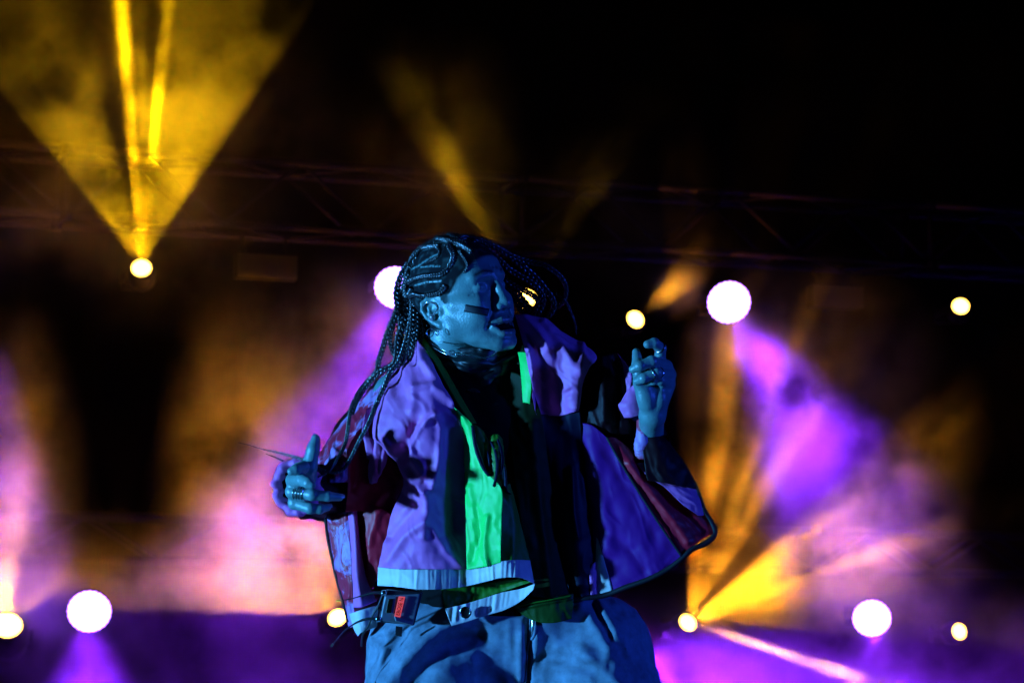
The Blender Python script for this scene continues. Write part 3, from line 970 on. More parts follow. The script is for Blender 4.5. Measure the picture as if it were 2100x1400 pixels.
def braid(name, pts, r, parent, r_end=None, pitch=None, strands=3, seg=6, mat=None, taper=0.12):
    """three strands plaited along a curve given in apparent px, py, z"""
    r_end = r if r_end is None else r_end
    c0 = sim(np.asarray(pts, float))
    L = clen(c0)
    pitch = pitch or r * 4.6
    step = max(1.6, r * 0.42)
    n = max(8, int(L / step))
    c = catmull(c0, n)
    T = np.gradient(c, axis=0); T /= np.linalg.norm(T, axis=1)[:, None] + 1e-9
    nrm = np.array([0.1, 0.2, 1.0]); N = np.zeros_like(c); nn = nrm
    for i in range(n):
        nn = nn - T[i] * (nn @ T[i]); nn = nn / (np.linalg.norm(nn) + 1e-9); N[i] = nn
    B = np.cross(T, N)
    u = np.linspace(0, 1, n)
    rad = r + (r_end - r) * u
    rad = rad * np.clip((1 - u) / taper, 0.35, 1.0) ** 0.6
    ph = np.cumsum(np.full(n, L / n) / np.maximum(1.0, pitch * rad / r)) * 2 * math.pi
    jit = rng.uniform(0, 6.28)
    verts = []; faces = []
    for k in range(strands):
        p = ph + k * 2 * math.pi / strands + jit
        ctr = c + B * (np.sin(p) * rad * 0.64)[:, None] + N * (np.sin(2 * p) * rad * 0.42)[:, None]
        sr = rad * 0.47 * (1 + 0.06 * rng.standard_normal(n))
        base = len(verts)
        for i in range(n):
            for j in range(seg):
                a = 2 * math.pi * j / seg
                verts.append(ctr[i] + (B[i] * math.cos(a) + N[i] * math.sin(a)) * sr[i])
        for i in range(n - 1):
            for j in range(seg):
                j2 = (j + 1) % seg
                faces.append((base + i * seg + j, base + i * seg + j2, base + (i + 1) * seg + j2, base + (i + 1) * seg + j))
    o = np_mesh(name, W(np.array(verts)) - np.array(PL), np.array(faces), mat or M_HAIR)
    o.parent = parent
    return o

# loose flyaway hairs around the crown make the hair part itself; braids hang from it
def hairs(bm, n):
    for i in range(n):
        a = random.uniform(0.4, 2.75)
        f = 5 + 92 * math.cos(a) * 0.98; u = 42 + 92 * math.sin(a)
        l = random.uniform(-60, 40)
        k = math.sqrt(max(0.05, 1 - (l / 78) ** 2))
        p = from_head(np.array([(f - 5) * k - 5, l, 42 + (u - 42) * k]))
        d = p - np.array([945, 610, 0]); d /= np.linalg.norm(d)
        tang = np.cross(d, [0, 0, 1]) * random.choice((-1, 1))
        Lh = random.uniform(6, 17)
        q = [p, p + (d * 0.8 + tang * 0.5) * Lh * 0.5, p + (d * 0.7 + tang * random.uniform(0.4, 1.3)) * Lh]
        tube(bm, [Vector(W(x) - np.array(PL)) for x in q], [0.00022, 0.0002, 0.0001], 3, False)
bm = bmesh.new(); hairs(bm, 260)
HAIR = bm_obj('hair', bm, M_HAIR, performer)

def on_scalp(pl, lift):
    """lay a picture polyline on the scalp"""
    c = catmull(np.array(pl, float), max(6, int(clen(pl) / 7)))
    xy = sim(np.concatenate([c, np.full((len(c), 1), 60.0)], 1))[:, :2]
    z = surf_z(xy, 170.0, sdf_head)
    for _ in range(2):                                 # past the silhouette: pull in to the skull
        bad = z < -60
        if bad.any():
            c[bad] += (np.array([945.0, 610.0]) - c[bad]) * 0.035
            z[bad] = surf_z(sim(np.concatenate([c[bad], np.zeros((bad.sum(), 1))], 1))[:, :2], 170.0, sdf_head)
    z[z < -60] = -5.0
    return [(x, y, zz + lift) for (x, y), zz in zip(c, z)]

corn = [
    [(1000, 494), (975, 482), (945, 479), (915, 481), (888, 488), (862, 500), (842, 518), (826, 540)],
    [(985, 484), (960, 485), (935, 490), (915, 480)],
    [(958, 500), (932, 495), (905, 490), (880, 490), (858, 500), (842, 515), (830, 532)],
    [(968, 517), (945, 502), (925, 498), (922, 508), (930, 522), (926, 538), (917, 552)],
    [(900, 504), (880, 505), (862, 510), (848, 520), (836, 534), (826, 552)],
    [(897, 507), (901, 518), (893, 530), (872, 540)],
    [(918, 552), (905, 562), (888, 565), (868, 566), (848, 572), (832, 582), (822, 592)],
    [(914, 585), (902, 600), (884, 604), (864, 607), (848, 603), (836, 612)],
    [(846, 530), (832, 548), (823, 568), (820, 590), (824, 612)],
    [(842, 545), (830, 565), (826, 585), (830, 610), (838, 630)],
    [(846, 590), (838, 605), (838, 622), (846, 640), (856, 655)],
    [(1006, 500), (992, 490), (972, 487)],
    [(940, 515), (952, 530), (958, 548), (950, 560)],
]
for i, pl in enumerate(corn):
    pts = on_scalp(pl, 2.0)
    if len(pts) > 3:
        braid('cornrow', pts, 6.4 if i not in (5, 12) else 2.4, HAIR, pitch=17, taper=0.05)

# braids thrown out to the right of the face
fly = [
    ([(965, 490, 5), (992, 494, -20), (1015, 505, -35), (1043, 522, -45), (1068, 532, -50), (1090, 538, -50), (1114, 543, -45), (1129, 551, -42), (1150, 568, -40), (1161, 590, -40), (1158, 614, -45), (1145, 629, -55), (1125, 640, -70)], 6.2, 3.6),
    ([(985, 492, -20), (1027, 513, -45), (1051, 529, -50), (1068, 543, -52), (1087, 559, -52), (1103, 574, -50), (1118, 593, -46), (1132, 611, -42), (1136, 629, -40), (1126, 648, -45), (1108, 653, -60)], 6.8, 5.0),
    ([(990, 505, -25), (1010, 519, -40), (1027, 535, -48), (1043, 551, -52), (1062, 563, -50), (1082, 574, -46), (1100, 588, -42), (1112, 604, -40), (1114, 621, -40), (1106, 640, -45), (1096, 652, -55)], 5.6, 5.0),
    ([(1005, 540, -60), (1030, 560, -60), (1043, 577, -58), (1068, 592, -52), (1090, 604, -46), (1103, 617, -42), (1100, 634, -42), (1096, 648, -50)], 5.4, 4.6),
    ([(1015, 560, -65), (1038, 582, -62), (1058, 596, -58), (1071, 614, -54), (1084, 629, -52), (1093, 648, -55)], 6.4, 5.4),
    ([(1022, 580, -70), (1046, 600, -66), (1058, 618, -62), (1068, 636, -60), (1081, 645, -58), (1096, 652, -60)], 5.2, 4.6),
    ([(1020, 570, -70), (1040, 590, -68), (1066, 618, -70), (1090, 640, -66), (1112, 648, -60)], 4.6, 4.0),
    ([(1140, 600, -48), (1161, 620, -48), (1173, 645, -46), (1180, 665, -44), (1182, 686, -42)], 2.6, 1.6),
]
for pts, r, re in fly:
    braid('braid', pts, r * 1.2, HAIR, re * 1.2)

# braids hanging behind the neck, over the shoulder and away past the hand
hang = [
    ([(838, 540, -20), (822, 565, -20), (813, 600, -15), (815, 630, -8), (811, 645, 0), (794, 686, 5), (778, 736, 5), (772, 761, 8), (750, 786, 12), (731, 812, 28), (719, 843, 42), (714, 874, 55), (708, 909, 66), (690, 944, 84), (675, 966, 100), (652, 978, 112)], 7.2, 3.2),
    ([(842, 560, -30), (826, 610, -20), (829, 654, -5), (816, 692, 5), (813, 724, 10), (807, 746, 15), (781, 761, 15), (766, 774, 14), (748, 796, 20), (734, 818, 32), (724, 850, 44)], 7.4, 5.0),
    ([(850, 600, -20), (841, 664, 0), (832, 701, 10), (819, 739, 25), (800, 764, 35), (788, 793, 45), (775, 821, 52), (766, 843, 62), (753, 874, 72), (737, 903, 80), (722, 934, 88), (706, 959, 96), (684, 969, 104), (649, 959, 108), (620, 942, 100), (580, 930, 84), (540, 921, 70), (510, 912, 62), (488, 907, 58)], 6.6, 2.2),
    ([(832, 575, -35), (820, 620, -35), (822, 665, -25), (820, 705, -15), (816, 740, -5)], 7.0, 6.0),
    ([(846, 610, -15), (846, 650, 0), (843, 690, 8), (836, 720, 15), (824, 745, 20)], 6.6, 5.6),
    ([(852, 630, -10), (855, 660, 2), (852, 690, 8), (846, 715, 14), (836, 742, 20)], 6.2, 4.6),
    ([(858, 645, -15), (863, 675, -5), (862, 700, 0), (856, 720, 8)], 6.0, 5.0),
    ([(866, 655, -20), (874, 685, -15), (874, 705, -12), (866, 725, -8)], 6.0, 5.0),
    ([(836, 590, -50), (834, 640, -50), (836, 690, -45), (834, 740, -40), (826, 770, -35)], 7.4, 6.5),
    ([(824, 600, -60), (808, 660, -60), (800, 700, -50), (812, 740, -40)], 5.0, 4.5),
    ([(850, 630, -60), (855, 680, -60), (850, 730, -50)], 7.0, 6.5),
    ([(868, 640, -60), (880, 690, -60), (880, 740, -60)], 7.0, 6.5),
    ([(838, 700, 20), (834, 726, 34), (826, 748, 46), (806, 754, 50)], 2.0, 1.6),
    ([(660, 972, 96), (620, 962, 80), (590, 949, 68), (566, 938, 60), (545, 930, 56)], 2.8, 2.0),
]
for pts, r, re in hang:
    braid('braid', pts, r, HAIR, re)
# ---------------------------------------------------------------- cloth
def cloth_mat(name, col, rough=0.5, trans=0.25, weave=900.0, bump=0.25, var=0.12, spec=0.35, mottled=None):
    m, nt, b = new_mat(name)
    tc = nt.nodes.new('ShaderNodeTexCoord')
    n1 = nt.nodes.new('ShaderNodeTexNoise'); n1.inputs['Scale'].default_value = 26; n1.inputs['Detail'].default_value = 6; n1.inputs['Roughness'].default_value = 0.65
    nt.links.new(tc.outputs['Object'], n1.inputs['Vector'])
    cr = nt.nodes.new('ShaderNodeValToRGB')
    a = np.array(col)
    if mottled is None:
        cr.color_ramp.elements[0].position = 0.3; cr.color_ramp.elements[1].position = 0.75
        cr.color_ramp.elements[0].color = (*(a * (1 - var)), 1); cr.color_ramp.elements[1].color = (*np.minimum(1, a * (1 + var)), 1)
    else:
        n1.inputs['Scale'].default_value = 14; n1.inputs['Distortion'].default_value = 1.2
        cr.color_ramp.elements[0].position = 0.46; cr.color_ramp.elements[1].position = 0.54
        cr.color_ramp.elements[0].color = (*a, 1); cr.color_ramp.elements[1].color = (*mottled, 1)
    nt.links.new(n1.outputs['Fac'], cr.inputs[0])
    nt.links.new(cr.outputs[0], b.inputs['Base Color'])
    # fine crumple + weave relief
    n2 = nt.nodes.new('ShaderNodeTexNoise'); n2.inputs['Scale'].default_value = 70; n2.inputs['Detail'].default_value = 5; n2.inputs['Roughness'].default_value = 0.6
    n2.noise_type = 'RIDGED_MULTIFRACTAL'; n2.inputs['Scale'].default_value = 24; n2.inputs['Detail'].default_value = 4
    n2.inputs['Distortion'].default_value = 0.6
    nt.links.new(tc.outputs['Object'], n2.inputs['Vector'])
    n3 = nt.nodes.new('ShaderNodeTexNoise'); n3.inputs['Scale'].default_value = weave; n3.inputs['Detail'].default_value = 1
    nt.links.new(tc.outputs['Object'], n3.inputs['Vector'])
    ad = nt.nodes.new('ShaderNodeMath'); ad.operation = 'MULTIPLY_ADD'; ad.inputs[1].default_value = 0.25
    nt.links.new(n3.outputs['Fac'], ad.inputs[0]); nt.links.new(n2.outputs['Fac'], ad.inputs[2])
    bp = nt.nodes.new('ShaderNodeBump'); bp.inputs['Strength'].default_value = bump; bp.inputs['Distance'].default_value = 0.004
    nt.links.new(ad.outputs[0], bp.inputs['Height']); nt.links.new(bp.outputs['Normal'], b.inputs['Normal'])
    b.inputs['Roughness'].default_value = rough
    b.inputs['Specular IOR Level'].default_value = spec
    if trans > 0:
        tr = nt.nodes.new('ShaderNodeBsdfTranslucent')
        nt.links.new(cr.outputs[0], tr.inputs['Color'])
        mx = nt.nodes.new('ShaderNodeMixShader'); mx.inputs[0].default_value = trans
        nt.links.new(b.outputs[0], mx.inputs[1]); nt.links.new(tr.outputs[0], mx.inputs[2])
        nt.links.new(mx.outputs[0], nt.nodes['Material Output'].inputs['Surface'])
    return m
M_LAV = cloth_mat('lilac_nylon', (0.85, 0.17, 0.52), 0.45, 0.12, bump=0.5)
M_LAVPALE = cloth_mat('pale_lilac_satin', (0.85, 0.36, 0.60), 0.35, 0.1, spec=0.6)
M_WHITE = cloth_mat('white_nylon', (0.74, 0.66, 0.66), 0.5, 0.15)
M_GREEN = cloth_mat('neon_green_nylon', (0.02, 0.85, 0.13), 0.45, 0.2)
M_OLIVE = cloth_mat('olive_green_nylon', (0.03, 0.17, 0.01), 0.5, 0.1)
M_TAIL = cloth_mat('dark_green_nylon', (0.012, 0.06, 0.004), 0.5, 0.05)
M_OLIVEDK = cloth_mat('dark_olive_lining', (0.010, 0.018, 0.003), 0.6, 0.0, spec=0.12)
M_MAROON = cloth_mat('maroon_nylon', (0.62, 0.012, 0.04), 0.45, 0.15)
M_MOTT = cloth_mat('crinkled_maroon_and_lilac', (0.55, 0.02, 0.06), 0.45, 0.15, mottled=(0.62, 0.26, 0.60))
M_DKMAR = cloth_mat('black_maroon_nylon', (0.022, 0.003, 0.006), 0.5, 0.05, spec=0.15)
M_NAVY = cloth_mat('navy_nylon', (0.004, 0.004, 0.022), 0.5, 0.05, spec=0.15)
M_BLUE = cloth_mat('blue_nylon', (0.14, 0.010, 0.22), 0.5, 0.2, spec=0.15)
M_BLACKC = cloth_mat('black_jersey', (0.004, 0.004, 0.005), 0.8, 0.0, spec=0.08)
M_SATIN = cloth_mat('black_satin', (0.006, 0.007, 0.010), 0.42, 0.0, spec=0.45)
M_PIPE = cloth_mat('black_binding', (0.008, 0.008, 0.012), 0.6, 0.0, spec=0.3)
M_DENIM = cloth_mat('pale_blue_denim', (0.17, 0.23, 0.31), 0.75, 0.0, weave=1400, bump=0.6, var=0.4, spec=0.15)
M_CHROME = simple_mat('silver', (0.8, 0.8, 0.82), 0.18, 1.0, 0.5, 0.05)

def grid_fine(grid, step):
    """bicubic resampling of a control grid (rows of apparent px, py, z)"""
    g = np.array(grid, float)
    nr, nc = g.shape[:2]
    wlen = max(clen(g[i]) for i in range(nr)); hlen = max(clen(g[:, j]) for j in range(nc))
    nu = max(4, int(wlen / step)); nv = max(4, int(hlen / step))
    def lin(pts, n):
        # uniform parameter Catmull-Rom so that neighbouring panels stay matched
        pts = np.asarray(pts); k = len(pts)
        t = np.linspace(0, k - 1, n); i = np.minimum(t.astype(int), k - 2); f = (t - i)[:, None]
        q = np.concatenate([[2 * pts[0] - pts[1]], pts, [2 * pts[-1] - pts[-2]]])
        p0, p1, p2, p3 = q[i], q[i + 1], q[i + 2], q[i + 3]
        return 0.5 * ((2 * p1) + (-p0 + p2) * f + (2 * p0 - 5 * p1 + 4 * p2 - p3) * f ** 2 + (-p0 + 3 * p1 - 3 * p2 + p3) * f ** 3)
    rows = np.stack([lin(g[i], nu) for i in range(nr)])
    out = np.stack([lin(rows[:, j], nv) for j in range(nu)], 1)
    return out

_tab = rng.uniform(-1, 1, (64, 64))
def vnoise(x, y):
    x = np.asarray(x); y = np.asarray(y)
    xi = np.floor(x).astype(int); yi = np.floor(y).astype(int)
    fx = x - xi; fy = y - yi
    fx = fx * fx * (3 - 2 * fx); fy = fy * fy * (3 - 2 * fy)
    t = lambda i, j: _tab[i % 64, j % 64]
    return (t(xi, yi) * (1 - fx) + t(xi + 1, yi) * fx) * (1 - fy) + (t(xi, yi + 1) * (1 - fx) + t(xi + 1, yi + 1) * fx) * fy

def folds_at(xy, ridges, crinkle, ang, wl, seed=0.0):
    """height of folds: traced ridges plus sharp-crested random creases running at an angle"""
    h = np.zeros(len(xy))
    for (pl, w, amp) in ridges:
        d = seg_dist(xy, pl)
        h += amp * np.exp(-(d / w) ** 2)
    if crinkle > 0:
        ca, sa = math.cos(R(ang)), math.sin(R(ang))
        u = (xy[:, 0] * ca + xy[:, 1] * sa); v = (-xy[:, 0] * sa + xy[:, 1] * ca)
        u = u + 14 * vnoise(xy[:, 0] / 45 + seed, xy[:, 1] / 45)
        v = v + 14 * vnoise(xy[:, 0] / 40 + 9 + seed, xy[:, 1] / 40)
        a = vnoise(v / wl + seed * 3.1, u / (wl * 4.5) + seed)
        b = vnoise(v / (wl * 0.45) + 5 + seed, u / (wl * 2.2) + 3)
        c = vnoise(xy[:, 0] / (wl * 0.5) + 7, xy[:, 1] / (wl * 0.5) + seed)
        h += crinkle * (1.1 * (0.5 - np.abs(a)) + 0.45 * (0.5 - np.abs(b)) + 0.3 * c)
    return h

def cloth(name, grid, mat, parent, ridges=(), crinkle=2.0, ang=80.0, wl=26.0, step=3.2, thick=1.2, seed=None, label=None, edge_free=True):
    f = grid_fine(grid, step)
    nv, nu = f.shape[:2]
    xy = f.reshape(-1, 3)[:, :2]
    seed = rng.uniform(0, 20) if seed is None else seed
    h = folds_at(xy, ridges, crinkle, ang, wl, seed).reshape(nv, nu)
    v = sim(f)
    du = np.gradient(v, axis=1); dv = np.gradient(v, axis=0)
    n = np.cross(du, dv); n /= np.linalg.norm(n, axis=2, keepdims=True) + 1e-9
    n *= np.where(n[..., 2:3] < 0, -1, 1)
    n = 0.5 * n + 0.5 * np.array([0, 0, 1.0]); n /= np.linalg.norm(n, axis=2, keepdims=True)
    v = v + n * h[..., None]
    back = v - n * thick
    allv = np.concatenate([v.reshape(-1, 3), back.reshape(-1, 3)])
    N = nv * nu
    idx = np.arange(N).reshape(nv, nu)
    q = np.stack([idx[:-1, :-1], idx[1:, :-1], idx[1:, 1:], idx[:-1, 1:]], -1).reshape(-1, 4)
    faces = [q, q[:, ::-1] + N]
    rim = np.concatenate([idx[0, :], idx[1:, -1], idx[-1, -2::-1], idx[-2:0:-1, 0]])
    r2 = np.roll(rim, -1)
    faces.append(np.stack([rim, r2, r2 + N, rim + N], 1))
    o = np_mesh(name, W(allv) - np.array(PL), np.concatenate(faces), mat)
    o.parent = parent
    if label: o['label'] = label
    return o

def cord(name, pts, r, mat, parent, seg=8, n=None):
    c = catmull(sim(np.array(pts, float)), n or max(8, int(clen(pts) / 5)))
    bm = bmesh.new()
    rr = r if not hasattr(r, '__len__') else list(np.interp(np.linspace(0, 1, len(c)), np.linspace(0, 1, len(r)), r))
    if hasattr(rr, '__len__'): rr = [a * S for a in rr]
    else: rr = rr * S
    tube(bm, [Vector(p) for p in (W(c) - np.array(PL))], rr, seg)
    return bm_obj(name, bm, mat, parent)

def ring(name, c, axis, rad, r, mat, parent, seg=22, ell=1.0):
    """small torus, centre in apparent px, axis in body space"""
    ctr = Vector(W(sim(np.array(c, float))) - np.array(PL))
    ax = Vector(axis)
    ax = RIGHT * ax.x - UP * ax.y - FWD * ax.z
    x, y, d = frame_of(ax)
    bm = bmesh.new()
    pts = [ctr + (x * math.cos(2 * math.pi * k / seg) + y * ell * math.sin(2 * math.pi * k / seg)) * rad * S for k in range(seg + 1)]
    tube(bm, pts, r * S, 8, False)
    return bm_obj(name, bm, mat, parent)

# ---------------------------------------------------------------- shirt and neck cloth
shirt_g = [[(850, 745, -30), (900, 752, 10), (960, 765, 25), (1030, 755, 10), (1090, 735, -40)],
           [(845, 830, -10), (900, 835, 30), (970, 845, 38), (1040, 840, 25), (1110, 825, -30)],
           [(850, 930, 0), (905, 930, 35), (980, 935, 40), (1050, 930, 28), (1130, 920, -30)],
           [(860, 1050, 0), (915, 1050, 30), (985, 1050, 36), (1060, 1050, 26), (1140, 1045, -30)],
           [(860, 1160, 0), (920, 1165, 30), (990, 1165, 34), (1065, 1160, 26), (1150, 1155, -30)],
           [(850, 1262, 0), (920, 1262, 30), (1000, 1262, 36), (1080, 1262, 28), (1170, 1258, -30)]]
cloth('shirt', shirt_g, M_BLACKC, performer, crinkle=4.0, wl=40, ang=70, label='black shirt in shadow under the open jacket')
# crumpled satin neck cloth
nb = []
for i in range(5):
    t = i / 4
    row = []
    for j in range(9):
        s = j / 8
        x = 868 + 205 * s + 3 * math.sin(i * 2 + j)
        y = 712 + 62 * t + 26 * math.sin(math.pi * s) * (0.55 + 0.6 * t) - 24 * s * (1 - t) + 3 * math.sin(3.1 * i + 1.7 * j)
        z = -40 + 92 * math.sin(math.pi * (0.08 + 0.84 * s)) ** 0.8 + 10 * math.sin(2.2 * i + j * 1.3) + 10 * math.sin(math.pi * t)
        row.append((x, y, z - 30))
    nb.append(row)
cloth('neck_cloth', nb, M_SATIN, performer, crinkle=5, ang=10, wl=20, ridges=[([(880, 724), (940, 742), (1010, 746), (1060, 730)], 6, 9), ([(885, 706), (930, 716), (990, 716)], 4, 6)])
cord('necklace', [(884, 703, 30), (905, 716, 52), (925, 722, 62), (950, 726, 70), (985, 735, 74), (1010, 728, 72), (1023, 712, 66)], 1.1, M_CHROME, performer)
cord('necklace', [(888, 712, 40), (915, 726, 60), (945, 728, 70), (975, 730, 74), (1000, 738, 74)], 0.9, M_CHROME, performer)
ring('chain_link', (927, 722, 68), (0.2, 0.2, 1), 6, 1.0, M_CHROME, performer, ell=0.6)
ring('chain_link', (940, 726, 70), (0.2, -0.3, 1), 6, 1.0, M_CHROME, performer, ell=0.6)

# ---------------------------------------------------------------- jacket
JK = empty('jacket', (0, 0, 0), performer)
JK['label'] = 'loose windbreaker of lilac, green, blue and maroon panels with a white hem'
front_g = [
 [(846, 716, -25), (852, 708, -5), (858, 698, 4), (868, 712, 18), (884, 737, 30)],
 [(800, 768, -25), (825, 757, 12), (850, 755, 40), (880, 765, 52), (900, 777, 48)],
 [(779, 815, -2), (805, 805, 50), (845, 800, 78), (885, 805, 78), (917, 815, 56)],
 [(768, 865, 28), (795, 860, 76), (840, 858, 98), (890, 860, 90), (936, 850, 62)],
 [(769, 897, 45), (805, 905, 88), (850, 910, 112), (895, 910, 98), (950, 900, 60)],
 [(805, 938, 40), (835, 950, 86), (865, 960, 114), (905, 965, 94), (953, 965, 60)],
 [(829, 985, 40), (848, 1000, 82), (872, 1010, 112), (905, 1020, 84), (954, 1030, 62)],
 [(805, 1050, 36), (832, 1060, 80), (866, 1070, 112), (905, 1080, 84), (955, 1090, 64)],
 [(788, 1110, 36), (818, 1115, 80), (860, 1120, 108), (905, 1125, 86), (956, 1130, 66)],
 [(775, 1165, 42), (815, 1167, 80), (860, 1168, 100), (908, 1168, 90), (957, 1167, 70)]]
fr_ridges = [
 ([(858, 702), (866, 740), (900, 785), (930, 835), (950, 895)], 9, 9),
 ([(830, 745), (850, 800), (845, 840)], 10, 7), ([(848, 795), (885, 790), (925, 828)], 8, 10),
 ([(800, 800), (780, 860), (775, 895)], 10, 9), ([(855, 870), (838, 905), (820, 940)], 13, -16),
 ([(890, 850), (862, 875), (840, 915), (842, 945), (862, 975)], 7, 12),
 ([(895, 852), (905, 880), (898, 950), (885, 1000)], 8, 12),
 ([(905, 870), (920, 930), (925, 1000), (925, 1090)], 16, -12),
 ([(790, 900), (810, 935), (845, 985), (870, 1010)], 7, 10),
 ([(830, 920), (845, 955), (868, 985)], 7, -10),
 ([(872, 1010), (875, 1050), (868, 1100)], 9, 6), ([(868, 1070), (830, 1100), (795, 1150)], 10, 9),
 ([(850, 1040), (825, 1070), (800, 1100)], 10, -10),
 ([(885, 1080), (915, 1130), (945, 1160)], 8, 5)]
front_g = [[(x, y, z - (14 if j == 2 else 6 if j == 1 else 0) * (0.3 if i < 2 else 1)) for j, (x, y, z) in enumerate(row)] for i, row in enumerate(front_g)]
cloth('front_panel', front_g, M_LAV, JK, fr_ridges, crinkle=3.6, ang=62, wl=28, step=2.6, label='lilac front panel with deep creases')
# dark lining of the collar that follows the neck opening
cloth('collar_lining', [[(862, 694, -4), (872, 716, 24), (890, 742, 36), (917, 790, 50), (945, 838, 62), (968, 868, 70)],
                        [(870, 692, -16), (884, 712, 8), (905, 742, 20), (932, 788, 34), (957, 832, 46), (978, 868, 56)]], M_OLIVE, JK, crinkle=1.0)
green_g = [
 [(930, 833, 60), (934, 837, 64), (940, 842, 66)],
 [(945, 870, 60), (956, 869, 70), (968, 870, 76)],
 [(951, 908, 58), (964, 908, 72), (979, 911, 84)],
 [(953, 960, 58), (972, 962, 76), (1000, 968, 94)],
 [(954, 1010, 62), (988, 1010, 86), (1029, 1003, 110)],
 [(955, 1060, 64), (990, 1060, 88), (1029, 1060, 110)],
 [(956, 1112, 66), (992, 1112, 88), (1028, 1110, 110)],
 [(957, 1168, 70), (992, 1162, 88), (1027, 1153, 106)]]
green_g = [[(x, y, z + (8, 9, 6)[j]) for j, (x, y, z) in enumerate(row)] for row in green_g]
cloth('front_panel', green_g, M_GREEN, JK, [([(975, 1040), (985, 1100), (968, 1150)], 8, -6), ([(1000, 1060), (992, 1110), (1000, 1160)], 6, 6), ([(962, 1000), (975, 1060)], 8, 4)], crinkle=2.6, ang=85, wl=20, step=2.6, label='neon green front panel')
cloth('front_panel', [
 [(1029, 1003, 110), (1037, 996, 108), (1046, 990, 98)],
 [(1029, 1060, 110), (1046, 1055, 98), (1062, 1050, 76)],
 [(1028, 1110, 110), (1052, 1106, 98), (1075, 1100, 70)],
 [(1027, 1153, 106), (1058, 1150, 96), (1087, 1148, 66)]], M_OLIVE, JK, [([(1045, 1010), (1055, 1080), (1050, 1150)], 7, 4)], crinkle=2.0, step=2.6, label='olive green panel at the zip edge')
for k, pl in enumerate([[(930, 833, 63), (945, 870, 63), (951, 908, 61), (953, 960, 61), (954, 1010, 65), (955, 1060, 67), (956, 1112, 69), (957, 1166, 73)],
                        [(1029, 1003, 112), (1029, 1060, 112), (1028, 1110, 112), (1027, 1153, 108)]]):
    cord('seam', pl, 1.1, M_PIPE, JK, 5)
# bunched lining and zip
cloth('zip_flap', [[(968, 868, 76), (982, 875, 72), (992, 885, 64)], [(976, 905, 82), (992, 905, 78), (1004, 910, 66)], [(986, 945, 92), (1000, 945, 90), (1008, 950, 76)], [(1000, 970, 98), (1010, 975, 96), (1016, 985, 84)]], M_OLIVE, JK, crinkle=2.5, wl=12)
zp = [(969, 872, 84), (971, 890, 87), (975, 915, 90), (982, 938, 95), (992, 960, 101), (1003, 975, 104)]
cord('zip_tape', zp, [3.6, 4.2, 4.2, 3.6], M_NAVY, JK, 6)
def teeth(pts, side, n):
    c = catmull(sim(np.array(pts, float)), n)
    bm = bmesh.new()
    for p in c:
        p = p + np.array([side, 0, 4.0])
        box(bm, Vector(W(p) - np.array(PL)), RIGHT * 1.5 * S, UP * 0.7 * S, FWD * 1.0 * S)
    return bm_obj('zip_teeth', bm, M_CHROME, JK, smooth=False)
teeth(zp, 0.5, 40)
for k, pl in enumerate([[(1006, 905, 84), (1016, 925, 92), (1020, 950, 102), (1018, 975, 108), (1012, 997, 110)], [(1020, 900, 80), (1028, 925, 90), (1030, 950, 100), (1026, 972, 106)],
                        [(1034, 955, 104), (1037, 980, 108), (1038, 1005, 108), (1046, 1012, 104)], [(1000, 925, 86), (1004, 945, 94), (1003, 965, 98)]]):
    cord('zip_tape', pl, [2.2, 3.6, 3.4, 2.2], M_NAVY, JK, 6)
    if k in (0, 2): teeth(pl, 1.5, 22)
cloth('zip_flap', [[(1002, 892, 70), (1018, 890, 74), (1030, 900, 66)], [(1004, 930, 84), (1020, 925, 92), (1034, 935, 80)], [(1008, 965, 96), (1020, 965, 104), (1040, 968, 92)], [(1010, 996, 104), (1022, 996, 108), (1042, 1000, 98)]], M_OLIVE, JK, crinkle=5, wl=10, ang=80)

# white elastic hem
hem_t = [(775, 1162, 44), (815, 1166, 82), (860, 1167, 102), (910, 1167, 92), (957, 1166, 74), (1000, 1157, 94), (1030, 1150, 110), (1060, 1147, 100), (1087, 1148, 70)]
hem_b = [(774, 1200, 48), (815, 1203, 86), (860, 1208, 106), (910, 1207, 96), (957, 1201, 80), (1000, 1191, 98), (1030, 1184, 112), (1066, 1184, 110), (1096, 1196, 84)]
hem_m = [tuple((a + b) / 2 + (0, 0, 3)[i] for i, (a, b) in enumerate(zip(p, q))) for p, q in zip(hem_t, hem_b)]
gather = [([(x, 1150 + random.uniform(0, 6)), (x + random.uniform(-6, 6), 1206)], random.uniform(2.5, 4.5), random.uniform(-2.6, 3.2)) for x in np.arange(782, 1095, 9.5)]
cloth('hem_band', [hem_t, hem_m, hem_b], M_WHITE, JK, gather, crinkle=0.8, step=2.0, label='white elastic hem band')
cloth('hem_lining', [[(905, 1206, 60), (960, 1200, 50), (1010, 1192, 55), (1062, 1186, 70)], [(908, 1228, 56), (955, 1220, 44), (1005, 1208, 44), (1075, 1190, 62)], [(913, 1248, 58), (960, 1238, 46), (1015, 1218, 44), (1092, 1192, 70)]], M_OLIVE, JK, crinkle=3, wl=14)
u_t = [(1062, 1187, 100), (1092, 1193, 84), (1097, 1200, 74), (1060, 1204, 58), (1010, 1218, 54), (960, 1236, 58), (912, 1247, 66)]
under_t = [(1097, 1196, 84), (1070, 1206, 66), (1030, 1214, 60), (985, 1228, 60), (948, 1239, 64), (912, 1247, 68)]
under_b = [(1094, 1208, 86), (1068, 1232, 70), (1035, 1250, 66), (995, 1262, 66), (958, 1274, 70), (926, 1283, 74)]
under_m = [tuple((a + b) / 2 for a, b in zip(p, q)) for p, q in zip(under_t, under_b)]
gather2 = [([(x, 1200 + (1095 - x) * 0.24), (x - 4, 1225 + (1095 - x) * 0.3)], 3.2, random.uniform(-2.5, 3)) for x in np.arange(920, 1090, 9)]
